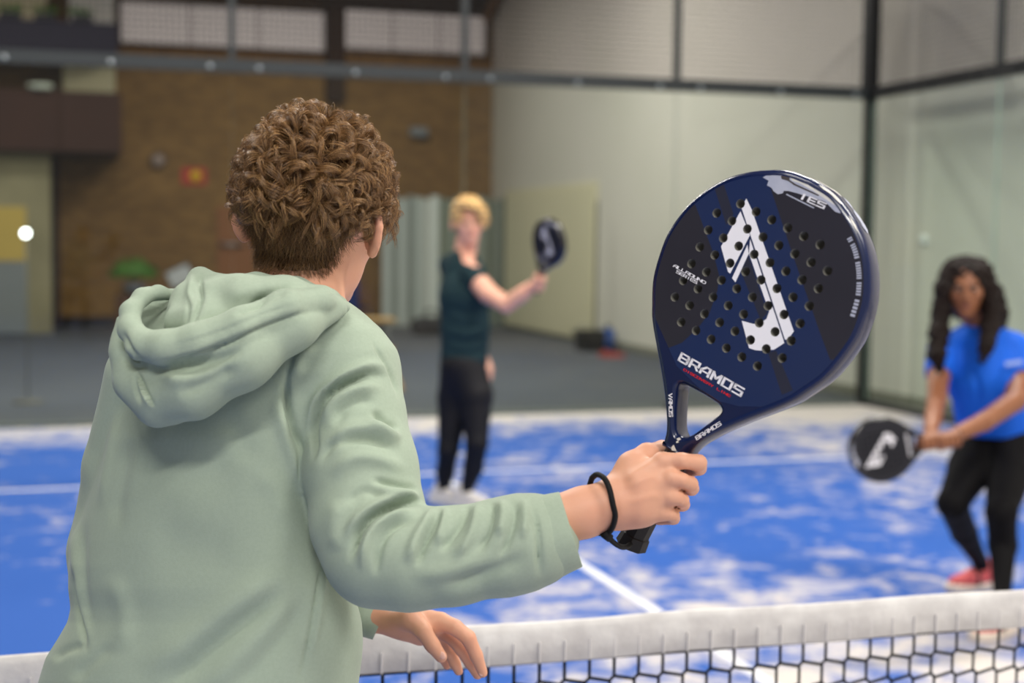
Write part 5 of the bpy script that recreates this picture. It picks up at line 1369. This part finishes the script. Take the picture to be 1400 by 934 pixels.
# leaning board by the shoulder
l0 = G(549, 534); l1 = on_plane(538, 476, l0+np.array([0, 0.35, 0]), (0, 1, 0))
ld = l1-l0; ld[2] = l1[2]
bw = 0.10
brd = empty('folding_stand', (l0[0], l0[1], 0), 'pale wooden folding stand on the grey floor behind the glass', 'stand')
for dx, dy, nm in ((0, 0.0, 'leg'), (-0.35, 0.0, 'leg'), (0.0, 0.7, 'leg'), (-0.35, 0.7, 'leg')):
    foot = np.array([l0[0]+dx, l0[1]+dy, -0.012]); top = np.array([l0[0]+dx*0.8-0.08, l0[1]+0.35, l1[2]])
    MB().tube([foot, top], 0.035, 4, smooth=False).build(nm, MATS['pale_beech'], brd)
bev_box('crossbar', (l0[0]-0.50, l0[1]+0.29, l1[2]-0.04), (l0[0]-0.02, l0[1]+0.41, l1[2]+0.02), 0.01, MATS['pale_beech'], brd)
# dark sports bag near the partition
q = bp(590, 452, 21.0)
bag = empty('sports_bag', (q[0], 21.0, -0.012), 'black sports bag lying on the floor before the folded partition', 'bag')
def bagf(P):
    d = capsule(P, (-0.22, 0, 0.15), (0.22, 0, 0.15), 0.145, 0.145); return np.maximum(d, 0.005-P[:, 2])
V, Q = surface(bagf, (-0.42, -0.2, -0.02), (0.42, 0.2, 0.34), 0.02, 2)
mesh('bag_body', V, Q, M_dark, bag, smooth=True, world_space=False)
for y in (-0.06, 0.06): local_mesh(MB().tube(spline([(-0.12, y, 0.28), (-0.08, y*1.3, 0.40), (0.08, y*1.3, 0.40), (0.12, y, 0.28)], 14), 0.012, 6), 'handle', M_dark, bag)
# cleaning corner by the cream door: bucket, broom, canister, red dustpan
k0 = G(806, 479); k0[0] = min(k0[0], XR-0.35)
crate = empty('bucket', (k0[0], k0[1], -0.012), 'square black bucket on the floor beside the cream door', 'bucket')
bm_ = MB(); w0, w1, hh = 0.15, 0.19, 0.30
ring = lambda w, z: [(-w, -w, z), (w, -w, z), (w, w, z), (-w, w, z)]
V = ring(w0, 0)+ring(w1, hh)+ring(w1-0.012, hh)+ring(w0-0.012, 0.015)
F = [(3, 2, 1, 0)]+[(i, (i+1) % 4, 4+(i+1) % 4, 4+i) for i in range(4)]+[(4+i, 4+(i+1) % 4, 8+(i+1) % 4, 8+i) for i in range(4)]+[(8+i, 8+(i+1) % 4, 12+(i+1) % 4, 12+i) for i in range(4)]+[(12, 13, 14, 15)]
bm_.add(V, F); local_mesh(bm_, 'tub', mat('black_bucket', (26, 26, 27), 0.5, 0.4), crate)
local_mesh(MB().tube(spline([(-0.19, 0, 0.29), (-0.12, 0, 0.36), (0.12, 0, 0.36), (0.19, 0, 0.29)], 12), 0.007, 6), 'handle', M_metal, crate)
Bt = on_plane(814, 262, k0, (0, 1, 0)); bx = k0[0]+0.02
bq = on_plane(813, 462, (0, k0[1]+0.42, 0), (0, 1, 0)); bq[0] = min(bq[0], XR-0.30)
broom = empty('broom', (bq[0], bq[1], -0.012), 'tall broom with a dark pole leaning by the black bucket', 'broom')
local_mesh(MB().tube([(0, 0, 0.12), (0.03, 0.04, 2.15)], 0.018, 8), 'pole', M_dark, broom)
hd = MB().box((-0.05, -0.2, 0.09), (0.05, 0.2, 0.13)); local_mesh(hd, 'head', mat('brown_block', (92, 60, 38), 0.7, 0.2), broom)
bt = MB()
for i in range(12):
    for j in range(3): bt.box((-0.04+0.03*j, -0.19+0.032*i, 0.0), (-0.02+0.03*j, -0.17+0.032*i, 0.09))
tag(local_mesh(bt, 'bristles', M_dark, broom), kind='stuff')
k1 = G(846, 476); k1[0] = min(k1[0], XR-0.2)
can = empty('canister', (k1[0], k1[1], -0.012), 'bright blue canister beside the black bucket', 'canister')
cm = MB().tube([(0, 0, 0.0), (0, 0, 0.01), (0, 0, 0.24), (0, 0, 0.29), (0, 0, 0.31)], [0.10, 0.11, 0.11, 0.07, 0.04], 16); local_mesh(cm, 'body', mat('blue_canister', (34, 76, 150), 0.5, 0.4), can)
local_mesh(MB().cyl((0, 0, 0.31), (0, 0, 0.36), 0.035), 'cap', M_dark, can)
k2 = G(836, 487)
pan_ = empty('dustpan', (k2[0], k2[1], -0.012), 'flat red dustpan on the floor before the blue canister', 'dustpan')
dp = MB().box((-0.14, -0.13, 0.0), (0.14, 0.13, 0.012)).box((-0.14, 0.118, 0.012), (0.14, 0.13, 0.06)).box((-0.14, -0.13, 0.012), (-0.128, 0.118, 0.05)).box((0.128, -0.13, 0.012), (0.14, 0.118, 0.05))
local_mesh(dp, 'pan', mat('red_plastic', (160, 62, 50), 0.5, 0.4), pan_); local_mesh(MB().tube([(0, 0.13, 0.04), (0, 0.30, 0.07)], 0.018, 8), 'handle', MATS['red_plastic'], pan_)
# sideboard with plant and slanted display, before the brick wall
Ys = 21.6
a = bp(158, 402, Ys); b = bp(275, 402, Ys)
side_ = empty('sideboard', ((a[0]+b[0])/2, Ys, -0.012), 'low dark brown sideboard standing before the brick wall', 'sideboard')
zs = a[2]
M_sb = mat('dark_sideboard', (66, 48, 38), 0.7, 0.2)
box('carcass', (a[0], Ys-0.2, 0.06), (b[0], Ys+0.2, zs), M_sb, side_)
for i in range(3):
    x0 = a[0]+(b[0]-a[0])*i/3+0.01; x1 = a[0]+(b[0]-a[0])*(i+1)/3-0.01
    d = box('door', (x0, Ys-0.222, 0.09), (x1, Ys-0.202, zs-0.03), mat('sideboard_door', (86, 60, 48), 0.7, 0.2), side_)
    MB().ell(((x0+x1)/2, Ys-0.235, zs-0.15), (0.02, 0.015, 0.02), 6, 8).build('knob', M_metal, d)
for x in (a[0]+0.05, b[0]-0.05):
    for y in (Ys-0.15, Ys+0.15): MB().cyl((x, y, -0.012), (x, y, 0.06), 0.025).build('leg', M_dark, side_)
pq = bp(184, 402, Ys)
plant = empty('potted_plant', (pq[0], Ys, zs), 'bushy green plant in a grey pot on the dark sideboard', 'plant')
local_mesh(MB().tube([(0, 0, 0.001), (0, 0, 0.16), (0, 0, 0.18), (0, 0, 0.16)], [0.15, 0.20, 0.20, 0.17], 16), 'pot', mat('grey_pot', (96, 98, 104), 0.6, 0.3), plant)
lr = np.random.default_rng(3); lf = MB()
for i in range(420):
    d = lr.normal(size=3); d[2] = abs(d[2])*0.8+0.1; d /= np.linalg.norm(d); r = 0.22+0.13*lr.random(); c = np.array([d[0]*r*1.15, d[1]*r*0.9, 0.26+d[2]*r*0.95])
    s = np.cross(d, lr.normal(size=3)); s /= np.linalg.norm(s); u = np.cross(s, d); l = 0.05+0.04*lr.random(); w = 0.018
    lf.add([c-u*l, c+s*w+d*0.01, c+u*l+d*0.02, c-s*w+d*0.01], [(0, 1, 2, 3)])
tag(local_mesh(lf, 'foliage', mat('leaf_green', (62, 104, 34), 0.6, 0.3, noise=(9, 0.6, (92, 138, 48))), plant), kind='stuff')
st_ = MB()
for i in range(7): st_.tube([(0.03*math.cos(i), 0.03*math.sin(i), 0.15), (0.16*math.cos(i*0.9), 0.16*math.sin(i*0.9), 0.42)], 0.008, 5)
tag(local_mesh(st_, 'stems', mat('stem_green', (70, 84, 40), 0.7, 0.2), plant), kind='stuff')
dq = bp(236, 402, Ys)
disp = empty('display_stand', (dq[0]+0.1, Ys-0.02, zs+0.024), 'slanted dark framed display beside the plant on the sideboard', 'display')
M4 = Matrix.Translation((0.02, -0.02, 0.26)) @ Matrix.Rotation(-0.45, 4, 'Y') @ Matrix.Rotation(-0.25, 4, 'X')
local_mesh(MB().box((-0.21, -0.012, -0.16), (0.21, 0.012, 0.16), M4), 'frame', M_dark, disp)
local_mesh(MB().box((-0.185, -0.0165, -0.135), (0.185, -0.0125, 0.135), M4), 'screen', mat('pale_screen', (150, 150, 152), 0.4, 0.4), disp)
local_mesh(MB().tube([(0.0, 0.0, 0.0), (0.0, 0.16, 0.0)], 0.02, 6).tube([(0, 0.14, 0.0), (0.02, 0.0, 0.22)], 0.012, 6), 'foot', M_dark, disp)
# red sign with a yellow middle, wall lamp, grey box, added bright spots
a = yp(248, 252); b = yp(282, 230)
sign = empty('wall_sign', ((a[0]+b[0])/2, YB, (a[2]+b[2])/2), 'small red sign with yellow middle on the brick wall', 'sign')
bev_box('plate', (a[0], YB-0.03, a[2]), (b[0], YB-0.004, b[2]), 0.008, mat('red_sign', (176, 44, 30), 0.5, 0.4), sign)
cx_, cz_ = (a[0]+b[0])/2+0.03, (a[2]+b[2])/2
MB().tube([(cx_, YB-0.031, cz_), (cx_, YB-0.036, cz_)], 0.10, 16).build('symbol', mat('yellow_symbol', (226, 184, 30), 0.5, 0.4), sign)
a = yp(216, 220)
wl = empty('wall_lamp', a, 'small round wall lamp with a dull glass on the brick wall', 'lamp')
MB().tube([(a[0], YB-0.003, a[2]), (a[0], YB-0.06, a[2])], 0.14, 16).build('base', M_dark, wl); MB().ell((a[0], YB-0.07, a[2]), (0.12, 0.07, 0.12), 8, 14).build('glass', mat('dull_glass', (150, 128, 120), 0.3, 0.5), wl)
a = yp(570, 181)
gb = empty('wall_box', a, 'grey speaker box high on the brick wall', 'speaker')
bev_box('case', (a[0]-0.16, YB-0.2, a[2]-0.08), (a[0]+0.16, YB-0.02, a[2]+0.08), 0.02, mat('grey_case', (128, 130, 134), 0.5, 0.4), gb)
box('bracket', (a[0]+0.02, YB-0.1, a[2]-0.14), (a[0]+0.22, YB-0.004, a[2]-0.081), M_dark, gb)
a = gp(35, 319) if False else on_plane(35, 319, (0, 12.0, 0), (0, 1, 0))
lp = empty('bright_ball', (a[0], 12.0, -0.012), 'bright white glowing ball on a thin stand at the far left', 'lamp')  # glowing ball and stand added in place of a bright spot
MB().ell((a[0], 12.0, a[2]), (0.035, 0.035, 0.035), 10, 16).build('globe', emit('lit_globe', (255, 255, 255), 9.0), lp)
MB().cyl((a[0], 12.0, 0.0), (a[0], 12.0, a[2]-0.034), 0.006, 8).build('pole', mat('thin_grey_pole', (104, 98, 84), 0.6, 0.3), lp)
MB().tube([(a[0], 12.0, -0.012), (a[0], 12.0, 0.005)], 0.14, 16).build('base', MATS['thin_grey_pole'], lp)
a = on_plane(1265, 328, (XR, 0, 0), (1, 0, 0))
sp = empty('wall_disc', a, 'small round pale disc on the wall behind the right glass', 'lamp')  # plain pale disc added for a small round spot
MB().tube([(XR-0.002, a[1], a[2]), (XR-0.03, a[1], a[2])], 0.05, 16).build('cap', mat('pale_cap', (236, 238, 236), 0.4, 0.4), sp)
# bits on the gallery parapet
a = gp(55, 121)
bw_ = empty('bowl', (a[0], YG+0.02, gp(100, 125)[2]), 'pale rounded tray resting on the brown gallery parapet', 'tray')
MB().tube([(a[0], YG-0.025, gp(100, 125)[2]+0.001), (a[0], YG-0.025, gp(100, 125)[2]+0.05), (a[0], YG-0.025, gp(100, 125)[2]+0.09)], [0.16, 0.21, 0.19], 16).build('dish', mat('pale_dish', (196, 200, 186), 0.5, 0.4), bw_)
for i, (px_, lb_) in enumerate(((14, 'low green plant on the upper dark parapet, near the left picture edge'), (62, 'low green plant in the middle of the upper dark parapet'), (112, 'low green plant on the upper dark parapet, nearest the white windows'))):
    a = gp(px_, 30); zz_ = gp(100, 30)[2]
    pl_ = empty('trailing_plant', (a[0], YG-0.02, zz_), lb_, 'plant', 'plants on the upper parapet')
    box('trough', (a[0]-0.16, YG-0.10, zz_+0.001), (a[0]+0.16, YG+0.06, zz_+0.09), M_dark, pl_)
    lf = MB()
    for k in range(70):
        d = lr.normal(size=3); d /= np.linalg.norm(d); c = np.array([a[0]+np.clip(lr.normal()*0.10, -0.2, 0.2), YG-0.02+lr.normal()*0.05, zz_+0.12+abs(lr.normal())*0.05]); s = np.cross(d, lr.normal(size=3)); s /= np.linalg.norm(s)
        lf.add([c-d*0.05, c+s*0.02, c+d*0.05, c-s*0.02], [(0, 1, 2, 3)])
    tag(lf.build('foliage', MATS['leaf_green'], pl_), kind='stuff')
